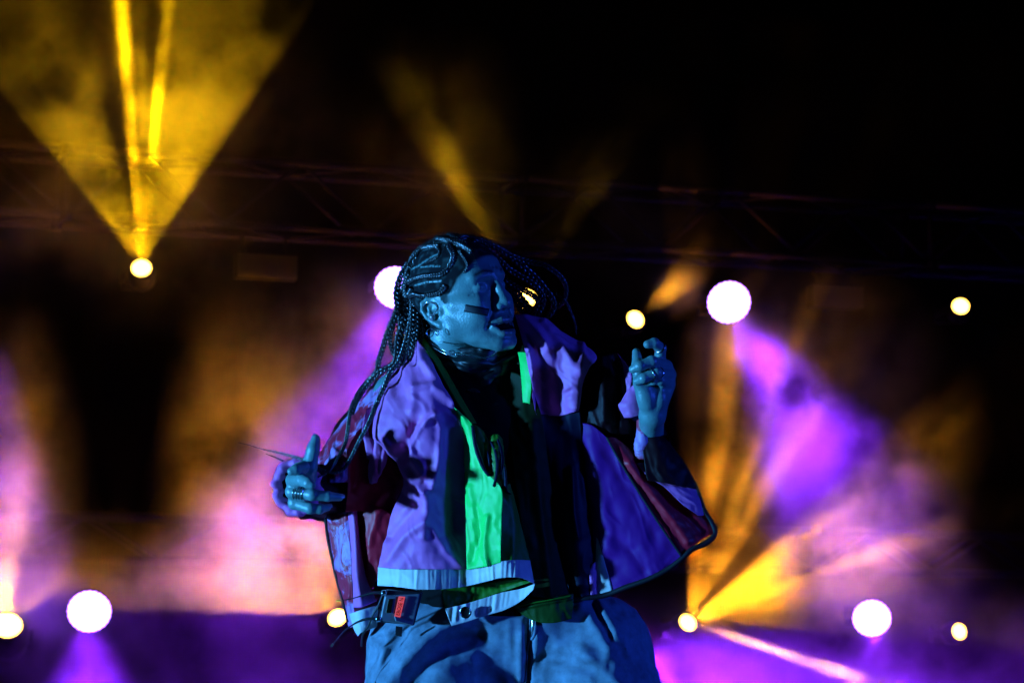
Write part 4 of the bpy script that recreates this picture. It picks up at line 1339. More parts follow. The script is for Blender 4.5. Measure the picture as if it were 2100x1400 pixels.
cloth('hem_band', [under_t, under_m, under_b], M_WHITE, JK, gather2, crinkle=0.8, step=2.0, label='white hem end with a snap, folded under')
sc_ = Vector(W(sim(np.array([955., 1255, 78]))) - np.array(PL))
bm = bmesh.new(); lathe(bm, sc_, -FWD + UP * 0.1, [(0, 12 * S), (3 * S, 11 * S), (3.4 * S, 8.5 * S), (2.2 * S, 7 * S), (2.6 * S, 0)], 24); bm_obj('snap_button', bm, M_BLACK, JK)
ring('snap_rim', (954, 1254, 82), (0, 0.1, 1), 10, 1.2, M_CHROME, JK)

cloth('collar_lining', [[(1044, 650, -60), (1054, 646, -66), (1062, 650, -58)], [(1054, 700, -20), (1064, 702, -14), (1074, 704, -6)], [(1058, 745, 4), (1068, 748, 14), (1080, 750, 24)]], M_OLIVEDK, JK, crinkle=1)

# ---- sleeve of the near arm (picture left)
def limb_sleeve(name, pts, rads, mat, flute=9, amp=0.10, n=26, seg=40, label=None, wrinkle=5.0):
    c = catmull(sim(np.array(pts, float)), n)
    rr = np.interp(np.linspace(0, 1, n), np.linspace(0, 1, len(rads)), rads)
    T = np.gradient(c, axis=0); T /= np.linalg.norm(T, axis=1)[:, None]
    nn = np.array([0.2, -1.0, 0.3]); verts = []; faces = []
    ph = rng.uniform(0, 6)
    for i in range(n):
        nn = nn - T[i] * (nn @ T[i]); nn /= np.linalg.norm(nn); b = np.cross(T[i], nn)
        for j in range(seg):
            a = 2 * math.pi * j / seg
            w = 1 + amp * math.sin(flute * a + ph + 0.25 * i) * (0.4 + 0.6 * i / n) + 0.05 * math.sin(3 * a + i * 0.9) 
            w += wrinkle / rr[i] * float(vnoise(np.array([i * 0.9 + ph]), np.array([j * 0.22]))[0])
            verts.append(c[i] + (nn * math.cos(a) + b * math.sin(a)) * rr[i] * w)
    for i in range(n - 1):
        for j in range(seg):
            j2 = (j + 1) % seg
            faces.append((i * seg + j, i * seg + j2, (i + 1) * seg + j2, (i + 1) * seg + j))
    o = np_mesh(name, W(np.array(verts)) - np.array(PL), np.array(faces), mat)
    o.parent = JK
    if label: o['label'] = label
    return o
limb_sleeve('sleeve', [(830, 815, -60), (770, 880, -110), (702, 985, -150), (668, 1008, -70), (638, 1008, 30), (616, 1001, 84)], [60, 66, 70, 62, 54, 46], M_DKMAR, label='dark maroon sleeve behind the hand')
# gathered satin cuff round the wrist
def cuff(c, axis, rx, ry, r, mat, n=96, seg=10, lobes=17):
    ctr = sim(np.array(c, float)); ax = np.array(axis, float); ax /= np.linalg.norm(ax)
    x = np.cross(ax, [0, 1, 0]); x /= np.linalg.norm(x); y = np.cross(ax, x)
    verts = []; faces = []
    for i in range(n):
        a = 2 * math.pi * i / n
        w = 0.5 + 0.5 * math.sin(lobes * a + 1.3 * math.sin(3 * a))
        cen = ctr + x * math.cos(a) * rx + y * math.sin(a) * ry + ax * 5 * math.sin(lobes * 0.5 * a + 2 * math.sin(2 * a))
        rad = x * math.cos(a) + y * math.sin(a)
        rr = r * (0.84 + 0.28 * w)
        for j in range(seg):
            b = 2 * math.pi * j / seg
            verts.append(cen + (rad * math.cos(b) + ax * math.sin(b) * 1.5) * rr)
    for i in range(n):
        i2 = (i + 1) % n
        for j in range(seg):
            j2 = (j + 1) % seg
            faces.append((i * seg + j, i * seg + j2, i2 * seg + j2, i2 * seg + j))
    o = np_mesh('cuff', W(np.array(verts)) - np.array(PL), np.array(faces), mat); o.parent = JK
    o['label'] = 'gathered pale satin cuff at the wrist'
cuff((609, 999, 84), (-0.42, 0.05, 0.9), 46, 49, 10.5, M_LAV, lobes=14)

cloth('sleeve_panel', [
 [(802, 768, -40), (792, 785, -4), (786, 806, 20)],
 [(746, 812, -62), (757, 830, -6), (768, 850, 26)],
 [(705, 862, -70), (722, 870, 0), (737, 880, 34)],
 [(668, 910, -56), (690, 915, 14), (713, 920, 44)],
 [(648, 948, -20), (682, 953, 42), (713, 955, 52)],
 [(642, 992, 20), (676, 990, 58), (713, 988, 50)]], M_MOTT, JK, crinkle=4.5, ang=78, wl=16, label='crinkled lilac and maroon sleeve panel')
cloth('sleeve_panel', [
 [(786, 806, 20), (788, 815, 6), (790, 830, 4)],
 [(768, 850, 26), (772, 862, 8), (776, 885, 6)],
 [(737, 880, 34), (757, 900, 12), (792, 928, 12)],
 [(713, 920, 44), (752, 942, 18), (818, 962, 10)],
 [(713, 955, 52), (752, 975, 22), (829, 990, 12)],
 [(713, 988, 50), (752, 1008, 22), (815, 1022, 12)],
 [(708, 1050, 28), (748, 1048, 18), (804, 1062, 12)]], M_MAROON, JK, [([(800, 1000), (765, 1035), (740, 1090)], 8, 7), ([(745, 880), (735, 930), (728, 1000)], 7, -6)], crinkle=4.0, ang=50, wl=26, label='maroon sleeve panel')
cloth('sleeve_stripe', [[(752, 838, 26), (762, 832, 24)], [(742, 880, 36), (755, 880, 30)], [(748, 910, 34), (764, 905, 30)], [(752, 940, 30), (770, 945, 28)]], M_LAV, JK, crinkle=4, wl=10, ang=85)
cloth('sleeve_stripe', [[(768, 895, 28), (782, 905, 34), (797, 925, 30)], [(758, 935, 28), (774, 940, 40), (792, 950, 34)], [(756, 965, 28), (768, 972, 38), (782, 968, 34)], [(758, 990, 24), (765, 992, 32), (772, 985, 28)]], M_LAV, JK, [([(770, 905), (768, 985)], 4, 6), ([(788, 920), (778, 970)], 4, 6)], crinkle=5, wl=9, ang=80)
# hanging back panels under the sleeve
cloth('back_panel', [
 [(666, 1056, -30), (690, 1052, -6), (713, 1048, 8)], [(672, 1100, -30), (698, 1100, -2), (718, 1100, 10)],
 [(688, 1175, -30), (706, 1178, 0), (722, 1178, 8)], [(703, 1232, -30), (714, 1236, -8), (724, 1236, 2)], [(716, 1285, -34), (722, 1285, -20), (727, 1280, -12)]], M_MOTT, JK, crinkle=4, ang=84, wl=14, label='crinkled maroon and lilac back panel')
cloth('back_panel', [
 [(713, 1044, 8), (722, 1040, 22), (732, 1040, 8)], [(718, 1100, 10), (728, 1100, 26), (738, 1105, 6)],
 [(722, 1178, 8), (734, 1180, 26), (752, 1185, 4)], [(725, 1245, 2), (742, 1244, 14), (772, 1232, 4)]], M_LAV, JK, [([(728, 1060), (733, 1180), (742, 1240)], 5, 5)], crinkle=2, label='narrow lilac back panel')
cloth('back_panel', [
 [(732, 1040, 8), (765, 1035, 26), (806, 1055, 22)], [(737, 1105, 4), (765, 1108, 24), (793, 1114, 26)],
 [(746, 1150, 0), (765, 1150, 18), (784, 1150, 24)], [(756, 1215, -4), (768, 1195, 8), (777, 1180, 16)]], M_MAROON, JK, [([(775, 1050), (760, 1100), (752, 1180)], 8, 6)], crinkle=3, wl=20, label='maroon back panel')
cloth('hem_band', [[(716, 1258, 0), (740, 1250, 14), (775, 1240, 2)], [(726, 1290, 2), (742, 1282, 14), (774, 1268, 2)], [(734, 1304, 2), (742, 1296, 12), (772, 1285, 2)]], M_WHITE, JK, crinkle=1.6, wl=10, step=2, label='white hem of the back panel')
cord('piping', [(667, 1060, -26), (671, 1100, -26), (680, 1145, -26), (690, 1185, -26), (702, 1230, -26), (713, 1275, -26)], 2.4, M_PIPE, JK)

# ---- picture right: collar, shoulder and flying front
lap_g = [
 [(1056, 645, -55), (1080, 646, -25), (1105, 650, -15), (1122, 657, -35), (1136, 668, -60)],
 [(1066, 680, -10), (1092, 680, 18), (1120, 682, 20), (1148, 684, -5), (1170, 690, -50)],
 [(1076, 714, 20), (1100, 714, 36), (1132, 716, 32), (1165, 714, 20), (1200, 708, -30)],
 [(1082, 748, 36), (1108, 750, 38), (1140, 752, 26), (1175, 748, 36), (1224, 733, -5)],
 [(1088, 780, 46), (1112, 784, 30), (1145, 785, 18), (1174, 782, 40), (1206, 757, 6)],
 [(1091, 806, 48), (1116, 812, 22), (1146, 815, 10), (1172, 812, 36), (1192, 796, 14)],
 [(1100, 850, 30), (1125, 852, 12), (1150, 852, 8), (1176, 845, 28), (1186, 842, 22)]]
lap_r = [([(1075, 655), (1110, 690), (1140, 745), (1162, 795)], 9, 13), ([(1115, 660), (1150, 700), (1185, 760)], 8, 6), ([(1130, 725), (1150, 765), (1165, 800)], 10, -12),
         ([(1196, 706), (1188, 760), (1183, 835)], 8, 10), ([(1140, 680), (1175, 700), (1200, 712)], 6, -6), ([(1080, 690), (1092, 750), (1090, 800)], 6, 8), ([(1105, 715), (1112, 780), (1110, 840)], 12, -10)]
cloth('shoulder_panel', lap_g, M_LAV, JK, lap_r, crinkle=3.6, ang=55, wl=24, step=2.6, label='lilac shoulder panel on the far side')
cloth('collar_lining', [[(1062, 722, 4), (1069, 722, 10), (1078, 722, 20)], [(1066, 745, 18), (1074, 745, 28), (1084, 742, 34)], [(1070, 790, 28), (1080, 790, 38), (1090, 785, 44)], [(1072, 825, 30), (1080, 826, 36), (1087, 828, 38)]], M_GREEN, JK, crinkle=1.2, step=2.4, label='green lining strip of the far collar')
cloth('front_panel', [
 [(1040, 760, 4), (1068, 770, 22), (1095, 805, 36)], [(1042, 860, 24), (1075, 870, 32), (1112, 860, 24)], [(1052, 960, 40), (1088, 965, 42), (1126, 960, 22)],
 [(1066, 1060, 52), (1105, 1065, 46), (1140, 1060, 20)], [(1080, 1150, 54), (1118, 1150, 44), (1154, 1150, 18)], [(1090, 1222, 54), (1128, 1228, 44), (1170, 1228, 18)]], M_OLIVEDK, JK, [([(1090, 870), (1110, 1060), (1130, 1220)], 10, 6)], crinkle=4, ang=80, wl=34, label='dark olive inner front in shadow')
cloth('front_panel', [
 [(1100, 848, 24), (1145, 850, 4), (1190, 842, 16)], [(1124, 940, 20), (1160, 945, 22), (1198, 940, 12)], [(1138, 1050, 18), (1176, 1050, 34), (1212, 1050, 10)],
 [(1152, 1140, 16), (1186, 1140, 34), (1222, 1140, 8)], [(1168, 1226, 16), (1196, 1224, 28), (1226, 1216, 10)]], M_NAVY, JK, [([(1172, 960), (1176, 1050), (1184, 1100)], 6, 10)], crinkle=3, ang=82, wl=26, label='navy front strip')
cloth('flying_panel', [
 [(1188, 866, 10), (1215, 872, 22), (1244, 896, 30)],
 [(1196, 930, 12), (1232, 935, 28), (1272, 946, 36)],
 [(1206, 1010, 12), (1262, 1012, 34), (1314, 1014, 40)],
 [(1216, 1090, 12), (1288, 1088, 38), (1358, 1082, 44)],
 [(1221, 1160, 10), (1300, 1150, 38), (1398, 1140, 46)],
 [(1240, 1218, 14), (1310, 1196, 36), (1392, 1150, 44)]], M_BLUE, JK, [([(1210, 900), (1235, 1010), (1250, 1120)], 14, 6), ([(1250, 930), (1300, 1030), (1340, 1110)], 16, -5), ([(1240, 1090), (1300, 1130), (1320, 1170)], 14, -5)], crinkle=4.0, ang=65, wl=34, label='blue panel flying out to the side')
cloth('flying_panel', [[(1200, 1170, 14), (1212, 1158, 22), (1223, 1150, 14)], [(1202, 1195, 16), (1213, 1190, 26), (1223, 1190, 16)], [(1204, 1222, 16), (1214, 1222, 24), (1224, 1220, 16)]], M_LAV, JK, crinkle=3, wl=9, label='small lilac piece at the hem')
cloth('flying_panel', [[(1222, 1100, 14), (1226, 1105, 18), (1230, 1115, 18)], [(1222, 1160, 14), (1232, 1160, 20), (1244, 1165, 22)], [(1224, 1218, 14), (1240, 1216, 20), (1256, 1210, 24)]], M_WHITE, JK, crinkle=2, label='pale strip at the hem')
cloth('flying_panel', [
 [(1244, 896, 30), (1262, 898, 24), (1290, 920, 14)],
 [(1272, 946, 36), (1300, 948, 34), (1330, 955, 16)],
 [(1314, 1014, 40), (1352, 1008, 36), (1392, 1012, 16)],
 [(1358, 1082, 44), (1402, 1065, 38), (1444, 1050, 18)],
 [(1398, 1140, 46), (1432, 1110, 40), (1466, 1092, 22)]], M_MAROON, JK, [([(1290, 950), (1360, 1040), (1410, 1110)], 8, 7), ([(1310, 945), (1380, 1030), (1440, 1090)], 8, -7)], crinkle=3, ang=52, wl=22, label='maroon panel flying out to the side')
cloth('flying_panel', [[(1305, 950, 34), (1322, 948, 30), (1334, 956, 24)], [(1330, 978, 40), (1360, 985, 36), (1398, 985, 26)], [(1362, 998, 42), (1395, 1004, 38), (1428, 1004, 26)], [(1400, 1034, 42), (1422, 1036, 38), (1440, 1042, 28)], [(1432, 1056, 38), (1438, 1057, 34), (1444, 1056, 30)]], M_LAV, JK, crinkle=2.6, ang=40, wl=12, label='pale strip along the flying edge')
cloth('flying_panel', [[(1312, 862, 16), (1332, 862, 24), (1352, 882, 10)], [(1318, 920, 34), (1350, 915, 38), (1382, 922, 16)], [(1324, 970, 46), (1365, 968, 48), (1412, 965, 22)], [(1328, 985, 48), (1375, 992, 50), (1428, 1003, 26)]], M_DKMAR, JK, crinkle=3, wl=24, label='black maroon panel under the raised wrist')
cord('piping', [(1160, 1228, 20), (1195, 1226, 26), (1240, 1220, 22), (1285, 1203, 32), (1330, 1187, 40), (1370, 1166, 44), (1400, 1143, 48), (1418, 1126, 46), (1440, 1117, 40), (1460, 1104, 34), (1467, 1091, 28), (1458, 1068, 24), (1445, 1045, 24), (1432, 1008, 26), (1420, 980, 20), (1395, 940, 14), (1354, 885, 8)], [4.2, 5.5, 5.5, 5.5, 5, 5.5, 4, 2.5, 2, 1.4], M_PIPE, JK)
cord('seam', [(1244, 896, 33), (1272, 946, 39), (1314, 1014, 43), (1358, 1082, 47), (1398, 1140, 49)], 2.6, M_PIPE, JK)
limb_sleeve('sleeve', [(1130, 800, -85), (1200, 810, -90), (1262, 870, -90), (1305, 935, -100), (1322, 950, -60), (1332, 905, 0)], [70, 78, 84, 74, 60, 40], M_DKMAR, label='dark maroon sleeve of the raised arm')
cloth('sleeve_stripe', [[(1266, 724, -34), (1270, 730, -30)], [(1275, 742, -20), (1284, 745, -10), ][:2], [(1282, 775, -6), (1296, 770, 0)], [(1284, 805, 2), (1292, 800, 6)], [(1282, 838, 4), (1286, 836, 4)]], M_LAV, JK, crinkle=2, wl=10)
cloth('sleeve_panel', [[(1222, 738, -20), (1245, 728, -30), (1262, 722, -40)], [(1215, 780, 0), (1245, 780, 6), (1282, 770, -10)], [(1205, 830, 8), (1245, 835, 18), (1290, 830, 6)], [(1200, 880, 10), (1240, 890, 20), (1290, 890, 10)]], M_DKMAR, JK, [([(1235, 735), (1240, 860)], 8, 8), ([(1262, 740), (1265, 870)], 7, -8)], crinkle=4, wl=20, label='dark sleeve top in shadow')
cloth('cuff_facing', [[(1286, 800, 34), (1302, 788, 40), (1314, 800, 36)], [(1274, 822, 36), (1296, 820, 46), (1316, 818, 40)], [(1268, 832, 36), (1292, 840, 46), (1314, 836, 42)], [(1280, 856, 34), (1294, 856, 42), (1308, 852, 40)]], M_LAV, JK, crinkle=2.4, wl=12, label='lilac cuff facing beside the raised wrist')
cloth('cuff_facing', [[(1306, 862, 26), (1316, 856, 34), (1326, 862, 30)], [(1304, 890, 28), (1318, 888, 38), (1332, 890, 32)], [(1300, 915, 28), (1316, 915, 38), (1332, 915, 32)], [(1304, 940, 26), (1318, 942, 34), (1330, 938, 30)]], M_MOTT, JK, crinkle=3, wl=10, label='lilac and maroon facing under the wrist')
# green tail under the far front
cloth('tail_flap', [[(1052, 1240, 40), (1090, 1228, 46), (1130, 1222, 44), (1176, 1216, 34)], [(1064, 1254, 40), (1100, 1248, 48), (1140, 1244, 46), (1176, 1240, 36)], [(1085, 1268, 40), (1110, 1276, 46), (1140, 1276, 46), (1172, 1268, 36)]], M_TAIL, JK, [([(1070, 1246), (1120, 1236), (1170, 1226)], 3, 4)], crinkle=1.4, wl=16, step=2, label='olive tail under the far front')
cord('tail_trim', [(1060, 1243, 48), (1090, 1236, 54), (1130, 1229, 54), (1174, 1220, 42)], 1.6, M_OLIVE, JK)

# back of the jacket closes the garment behind the body
cloth('jacket_back', [
 [(840, 725, -70), (900, 715, -150), (980, 712, -165), (1060, 712, -150), (1160, 720, -90)],
 [(800, 850, -70), (880, 850, -200), (980, 850, -215), (1080, 850, -200), (1190, 850, -70)],
 [(790, 1000, -50), (880, 1000, -205), (985, 1000, -220), (1100, 1000, -205), (1225, 1000, -40)],
 [(775, 1130, -30), (870, 1140, -200), (990, 1140, -215), (1110, 1140, -200), (1240, 1130, -10)],
 [(765, 1215, -20), (870, 1215, -190), (990, 1215, -205), (1110, 1215, -190), (1245, 1200, 0)]], M_NAVY, JK, crinkle=5, wl=40, step=7, label='navy back of the jacket')
# ---------------------------------------------------------------- trousers and shoes
YF = float((W(np.array([1000., 700, 0]))[2] - 0.0) / (S * UP.z))       # pixels down to the floor near the performer
def down(px, py, z, k):
    """body-space point k metres straight down in the world from a picture point"""
    w = W(sim(np.array([px, py, z], float))) - np.array([0, 0, k])
    r = w - _C
    return np.array([1050 + r @ _R / S, 700 - r @ _U / S, -(r @ _F) / S])
hipz = float(W(sim(np.array([1020., 1270, -30])))[2])
LEG = {}
for nm, (px, py, z), (dx, dz), in (('near', (885, 1335, -75), (-60, 70)), ('far', (1215, 1338, -85), (170, 30))):
    top = sim(np.array([px, py, z], float))
    knee = down(px + dx * 0.7, py, z + dz, 0.42)
    ank = down(px + dx * 1.2, py, z + dz * 0.2 - 20, hipz - 0.14)
    LEG[nm] = (top, knee, ank)
tr_ridges = [
 ([(965, 1235), (915, 1275), (870, 1310), (820, 1352), (790, 1395)], 20, 20),
 ([(985, 1300), (920, 1320), (880, 1350), (850, 1400)], 20, -20),
 ([(760, 1300), (800, 1290), (830, 1270)], 9, 9), ([(755, 1312), (790, 1330), (760, 1390)], 9, 8), ([(830, 1300), (800, 1340), (775, 1400)], 8, -7),
 ([(1082, 1270), (1084, 1340), (1080, 1420)], 7, -11), ([(1070, 1300), (1068, 1390)], 9, 7), ([(1100, 1300), (1100, 1345)], 8, 7),
 ([(1190, 1240), (1235, 1300), (1250, 1335), (1190, 1345)], 16, 10), ([(1110, 1345), (1170, 1350), (1240, 1365)], 16, -12), ([(1190, 1330), (1250, 1380), (1300, 1420)], 14, 12),
 ([(1230, 1230), (1262, 1290), (1290, 1340)], 8, 8), ([(1215, 1240), (1250, 1310)], 6, -7)]
def sdf_trousers(v):
    d = s_ell(v, sim(np.array([1015., 1270, -50])), (232, 92, 84))
    for nm, (r0, r1, r2) in (('near', (132, 128, 92)), ('far', (124, 124, 90))):
        t, k, a = LEG[nm]
        d = smin(d, s_cone(v, t, r0, k, r1), 34)
        d = smin(d, s_cone(v, k, r1, a, r2), 24)
    d = smin(d, s_ell(v, sim(np.array([1060., 1370, -75])), (130, 95, 80)), 40)
    d = smax(d, 1212 - v[:, 1] + 0.04 * (v[:, 0] - 1000), 6)
    d = smax(d, s_ell(v, sim(np.array([1015., 1300, -50])), (345, 5000, 190)), 20)
    f = folds_at(v[:, :2], tr_ridges, 0, 0, 1) * np.clip((v[:, 2] + 60) / 60, 0, 1)
    u = vnoise(v[:, 0] / 60 + v[:, 2] / 90, v[:, 1] / 110); w = vnoise(v[:, 0] / 24 + 4, v[:, 1] / 40 + v[:, 2] / 50)
    return d - f - 9 * (0.5 - np.abs(u)) - 4.0 * (0.5 - np.abs(w))
lowz = max(LEG['near'][2][1], LEG['far'][2][1]) + 30
tv, tf = surface_nets(sdf_trousers, (660, 1180, -260), (1440, lowz, 220), 4.5)
trousers = np_mesh('trousers', W(tv) - np.array(PL), tf, M_DENIM, flip=True)
trousers.parent = performer
trousers['label'] = 'baggy pale blue jeans'
def trz(pts, lift=3.0):
    c = np.array(pts, float)
    xy = sim(np.concatenate([c, np.full((len(c), 1), 80.0)], 1))[:, :2]
    z = surf_z(xy, 180.0, sdf_trousers) + lift
    return [(x, y, zz) for (x, y), zz in zip(c, z)]
cord('fly_seam', trz([(1088, 1262), (1086, 1290), (1087, 1308), (1082, 1330), (1080, 1365), (1077, 1400)], 1.0), 1.6, M_DENIM, trousers)
cord('zip_placket', trz([(1097, 1262), (1098, 1280), (1096, 1300), (1090, 1310)], 2.0), 3.0, M_DENIM, trousers)
cord('fly_zip', trz([(1091, 1262), (1092, 1285), (1090, 1303)], 4.0), 1.8, M_CHROME, trousers)
cord('pocket_seam', trz([(815, 1330), (800, 1352), (782, 1372), (768, 1400)], 1.0), 1.6, M_DENIM, trousers)
cord('pocket_seam', trz([(1210, 1250), (1240, 1290), (1285, 1330)], 1.0), 1.6, M_DENIM, trousers)
# shoes
for nm, dxs in (('near', -0.02), ('far', 0.03)):
    a = W(LEG[nm][2])
    bm = bmesh.new()
    prof = [(-0.09, 0.035, 0.09), (-0.05, 0.043, 0.115), (0.02, 0.045, 0.11), (0.09, 0.049, 0.075), (0.15, 0.046, 0.06), (0.19, 0.03, 0.045)]
    rows = []
    for (y, hw, h) in prof:
        rows.append([bm.verts.new((a[0] + dxs + hw * cx - PL.x, a[1] - y - PL.y, 0.0 + h * cz)) for cx, cz in ((-1, 0), (-1.05, 0.3), (-0.85, 0.75), (0, 1), (0.85, 0.75), (1.05, 0.3), (1, 0))])
    for i in range(len(rows) - 1):
        for j in range(6): bm.faces.new((rows[i][j], rows[i][j + 1], rows[i + 1][j + 1], rows[i + 1][j]))
        bm.faces.new((rows[i][6], rows[i][0], rows[i + 1][0], rows[i + 1][6]))
    bm.faces.new(rows[0]); bm.faces.new(list(reversed(rows[-1])))
    bmesh.ops.recalc_face_normals(bm, faces=bm.faces[:])
    bm_obj('shoe', bm, M_BLACK, performer)

# ---------------------------------------------------------------- jewellery, tape, ear monitor
def face_pt(px, py, lift=0.0):
    z = surf_z(sim(np.array([[px, py, 40.0]]))[:, :2], 170.0, sdf_head)[0]
    return (px, py, z + lift)
def face_strip(name, quad, mat, nu=14, nv=5, lift=1.0, label=None):
    (a, b, c, d) = [np.array(p, float) for p in quad]
    tt = np.linspace(0, 1, nv)[:, None, None]; ss = np.linspace(0, 1, nu)[None, :, None]
    p = (a * (1 - ss) + b * ss) * (1 - tt) + (d * (1 - ss) + c * ss) * tt
    pz = np.concatenate([p.reshape(-1, 2), np.full((nu * nv, 1), 40.0)], 1)
    z = surf_z(sim(pz)[:, :2], 170.0, sdf_head) + lift
    g = np.concatenate([p.reshape(-1, 2), z[:, None]], 1).reshape(nv, nu, 3)
    return cloth(name, g, mat, performer, crinkle=0, step=3, thick=0.8, label=label)
M_TAPE = simple_mat('dark_face_tape', (0.008, 0.009, 0.016), 0.55, 0, 0.4)
face_strip('face_tape', [(955, 624), (1004, 633), (1000, 648), (951, 639)], M_TAPE, label='dark strip of tape across the cheek')
ring('earring', (897, 682, 84), (0.9, 0, 0.45), 6, 1.0, M_CHROME, performer)
ring('earring', (882, 682, 70), (0.5, 0, 1), 8, 0.9, M_CHROME, performer)
M_IEM = simple_mat('clear_ear_monitor', (0.55, 0.55, 0.62), 0.12, 0.7, 0.8, 0.5, 400)
ip = face_pt(887, 651, 1)
bm = bmesh.new(); bmesh.ops.create_icosphere(bm, subdivisions=3, radius=7.5 * S)
for v_ in bm.verts:
    v_.co *= 1 + 0.18 * mnoise.noise(v_.co * 260)
    v_.co += Vector(W(sim(np.array(ip))) - np.array(PL))
bm_obj('ear_monitor', bm, M_IEM, performer)
cord('ear_monitor_cable', [(889, 645, ip[2] + 4), (897, 632, ip[2] + 6), (888, 622, ip[2] + 4), (872, 622, ip[2] - 4), (862, 640, ip[2] - 20)], 1.3, M_IEM, performer)
def finger_ring(H, fi, seg_i, t, rad, name='ring', r=1.6):
    pts, rs = H['f'][fi]
    a, b = pts[seg_i], pts[seg_i + 1]
    c = a + (b - a) * t
    rr = (rs[seg_i] + (rs[seg_i + 1] - rs[seg_i]) * t) + 0.6
    ax = b - a
    ctr = Vector(W(c) - np.array(PL)); axw = RIGHT * ax[0] - UP * ax[1] - FWD * ax[2]
    x, y, d = frame_of(axw)
    bm = bmesh.new()
    tube(bm, [ctr + (x * math.cos(2 * math.pi * k / 22) + y * math.sin(2 * math.pi * k / 22)) * rr * S for k in range(23)], r * S, 8, False)
    bm_obj(name, bm, M_CHROME, performer)
for t in (0.22, 0.36, 0.50, 0.64): finger_ring(RH, 2, 0, t, 12, r=2.2)
finger_ring(LH, 0, 1, 0.2, 11, r=2.4)
finger_ring(LH, 2, 0, 0.9, 11, r=1.6); finger_ring(LH, 2, 1, 0.3, 11, r=1.6)
M_NAIL = simple_mat('fingernail', (0.34, 0.30, 0.28), 0.25, 0, 0.6, 0.05)
def nail(H, fi):
    pts, rs = H['f'][fi]
    a, b = pts[2], pts[3]
    ax = (b - a) / np.linalg.norm(b - a)
    up = np.array([-0.15, -0.55, 0.85]); up = up - ax * (up @ ax); up /= np.linalg.norm(up)
    sd = np.cross(ax, up)
    c = b + up * rs[3] * 0.82 + ax * 0.5
    verts = []; faces = []
    for i in range(5):
        for j in range(5):
            s = (j - 2) / 2; t = (i - 2) / 2
            w = 5.6 * math.sqrt(max(0.1, 1 - 0.35 * t * t))
            verts.append(c + ax * t * 7.5 + sd * s * w + up * (1.6 - 2.6 * s * s - 0.6 * t * t))
    for i in range(4):
        for j in range(4):
            faces.append((i * 5 + j, i * 5 + j + 1, (i + 1) * 5 + j + 1, (i + 1) * 5 + j))
    o = np_mesh('fingernail', W(np.array(verts)) - np.array(PL), np.array(faces), M_NAIL); o.parent = performer
nail(RH, 2); nail(RH, 3)

# ---------------------------------------------------------------- wireless pack on the belt
PK = W(sim(np.array([825., 1246, 92])))
pack = empty('wireless_bodypack', Vector(PK))
tag(pack, 'blue-lit black wireless bodypack with two whip antennas clipped at the hip', 'bodypack')
def pk(px, py, z): return Vector(W(sim(np.array([px, py, z], float))) - np.array(PK))
def hexa(name, front, depth, mat, bev, parent=pack):
    """six-sided body from its four front corners (px, py, z) pushed back along its own normal"""
    f = [pk(*p) for p in front]
    n = (f[1] - f[0]).cross(f[3] - f[0]).normalized()
    if n.dot(FWD) < 0: n = -n
    b = [p + n * depth * S for p in f]
    bm = bmesh.new()
    vs = [bm.verts.new(p) for p in f + b]
    fc = [bm.faces.new([vs[i] for i in q]) for q in ((0, 1, 2, 3), (7, 6, 5, 4), (0, 4, 5, 1), (1, 5, 6, 2), (2, 6, 7, 3), (3, 7, 4, 0))]
    bmesh.ops.recalc_face_normals(bm, faces=fc)
    bmesh.ops.bevel(bm, geom=bm.edges[:], offset=bev * S, segments=3, affect='EDGES', profile=0.5)
    return bm_obj(name, bm, mat, parent, smooth=False), f, n
M_PACK = simple_mat('pack_plastic', (0.16, 0.17, 0.20), 0.4, 0, 0.5, 0.12, 60)
M_PACKD = simple_mat('pack_dark_plastic', (0.02, 0.02, 0.025), 0.45, 0, 0.5, 0.12, 60)
hexa('case', [(796, 1209, 104), (868, 1213, 88), (850, 1282, 92), (779, 1275, 108)], 26, M_PACKD, 3)
shell, sf, sn = hexa('door', [(790, 1221, 112), (862, 1217, 95), (847, 1283, 98), (780, 1272, 114)], 9, M_PACK, 2.5)
panel, pf, pn = hexa('control_panel', [(791, 1223, 115), (813, 1223, 110.5), (807, 1258, 111.5), (783, 1257, 116.5)], 3, M_PACK, 1.2)
hexa('display', [(797, 1227, 116), (807, 1227, 113.5), (802, 1256, 114.5), (791, 1256, 117)], 2, simple_mat('dim_display', (0.004, 0.012, 0.006), 0.15, 0, 0.6), 0.5)
hexa('battery_ridge', [(809, 1262, 112), (812, 1272, 114), (848, 1282, 101), (846, 1275, 100)], 4, M_PACK, 1.0)
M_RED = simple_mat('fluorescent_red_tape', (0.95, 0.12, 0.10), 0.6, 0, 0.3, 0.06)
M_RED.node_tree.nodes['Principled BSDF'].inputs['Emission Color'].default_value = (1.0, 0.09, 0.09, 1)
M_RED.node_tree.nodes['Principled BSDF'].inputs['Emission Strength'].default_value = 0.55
tape, tpf, tn = hexa('label_tape', [(818, 1222, 110.5), (831, 1223, 107.5), (821, 1265, 108), (809, 1263, 112)], 1.2, M_RED, 0.3)
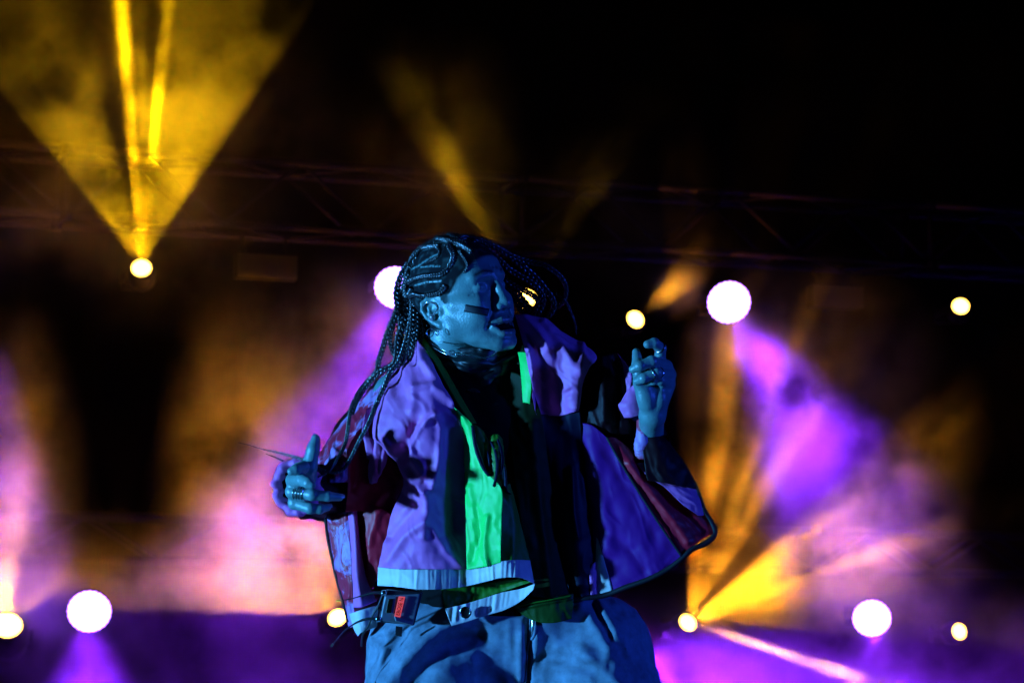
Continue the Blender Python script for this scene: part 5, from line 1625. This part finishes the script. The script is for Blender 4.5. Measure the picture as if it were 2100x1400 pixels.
# hand lettering on the tape
def lettering(txt, a, b, h, mat, parent, n, depth=0.0006):
    cu = bpy.data.curves.new('lettering', 'FONT')
    cu.body = txt; cu.size = 1.0; cu.align_x = 'CENTER'; cu.align_y = 'CENTER'; cu.extrude = 0.01
    tmp = bpy.data.objects.new('lettering', cu); COL.objects.link(tmp)
    dg = bpy.context.evaluated_depsgraph_get()
    me = bpy.data.meshes.new_from_object(tmp.evaluated_get(dg))
    COL.objects.unlink(tmp); bpy.data.objects.remove(tmp)
    x = (b - a).normalized(); y = (-n).cross(x).normalized(); L = (b - a).length
    xs = [v.co.x for v in me.vertices]; w = max(xs) - min(xs)
    mid = (a + b) / 2
    for v in me.vertices:
        v.co = mid + x * (v.co.x / w * L) + y * (v.co.y * h) - n * (0.0007 + v.co.z * 0.03)
    return link('lettering', me, mat, parent, smooth=False)
M_INK = simple_mat('marker_ink', (0.05, 0.01, 0.015), 0.6, 0, 0.3)
fa = (tpf[2] + tpf[3]) / 2; fb = (tpf[0] + tpf[1]) / 2
lettering('EBOSE N', fa + (fb - fa) * 0.08, fa + (fb - fa) * 0.93, 0.0105, M_INK, pack, tn)
M_ANT = simple_mat('antenna_rubber', (0.01, 0.01, 0.012), 0.5)
M_TIP = simple_mat('green_tip', (0.02, 0.16, 0.03), 0.4)
def pcord(name, pts, r, mat, parent=pack, seg=8):
    c = catmull(sim(np.array(pts, float)), max(8, int(clen(pts) / 4)))
    bm = bmesh.new()
    rr = list(np.interp(np.linspace(0, 1, len(c)), np.linspace(0, 1, len(r)), r)) if hasattr(r, '__len__') else [r] * len(c)
    tube(bm, [Vector(p) for p in (W(c) - np.array(PK))], [a * S for a in rr], seg)
    return bm_obj(name, bm, mat, parent)
for conn, path, tip in (([(792, 1214, 104), (783, 1216, 104)], [(784, 1216, 104), (770, 1214, 104), (745, 1220, 102), (720, 1227, 100), (697, 1231, 98)], [(698, 1231, 98), (689, 1231, 98)]),
                        ([(780, 1268, 110), (771, 1269, 110)], [(772, 1269, 110), (755, 1268, 110), (735, 1274, 108), (713, 1287, 106), (696, 1304, 104), (683, 1321, 102)], [(683, 1319, 102), (679, 1325, 102)])):
    pcord('antenna_socket', conn, 5.5, M_CHROME)
    an = pcord('antenna', path, [3.4, 2.6, 1.4, 1.1, 1.0], M_ANT)
    pcord('antenna_tip', tip, 2.2, M_TIP, an)
pcord('cable', [(785, 1218, 100), (776, 1240, 92), (764, 1262, 84), (754, 1285, 74), (744, 1300, 60), (741, 1325, 50)], 2.0, M_ANT)
pcord('power_switch', [(782, 1240, 108), (775, 1243, 108), (776, 1250, 108), (782, 1249, 108)], 2.2, M_ANT)
hexa('belt_clip', [(812, 1284, 96), (826, 1286, 92), (824, 1305, 84), (810, 1303, 86)], 3, M_CHROME, 0.6)
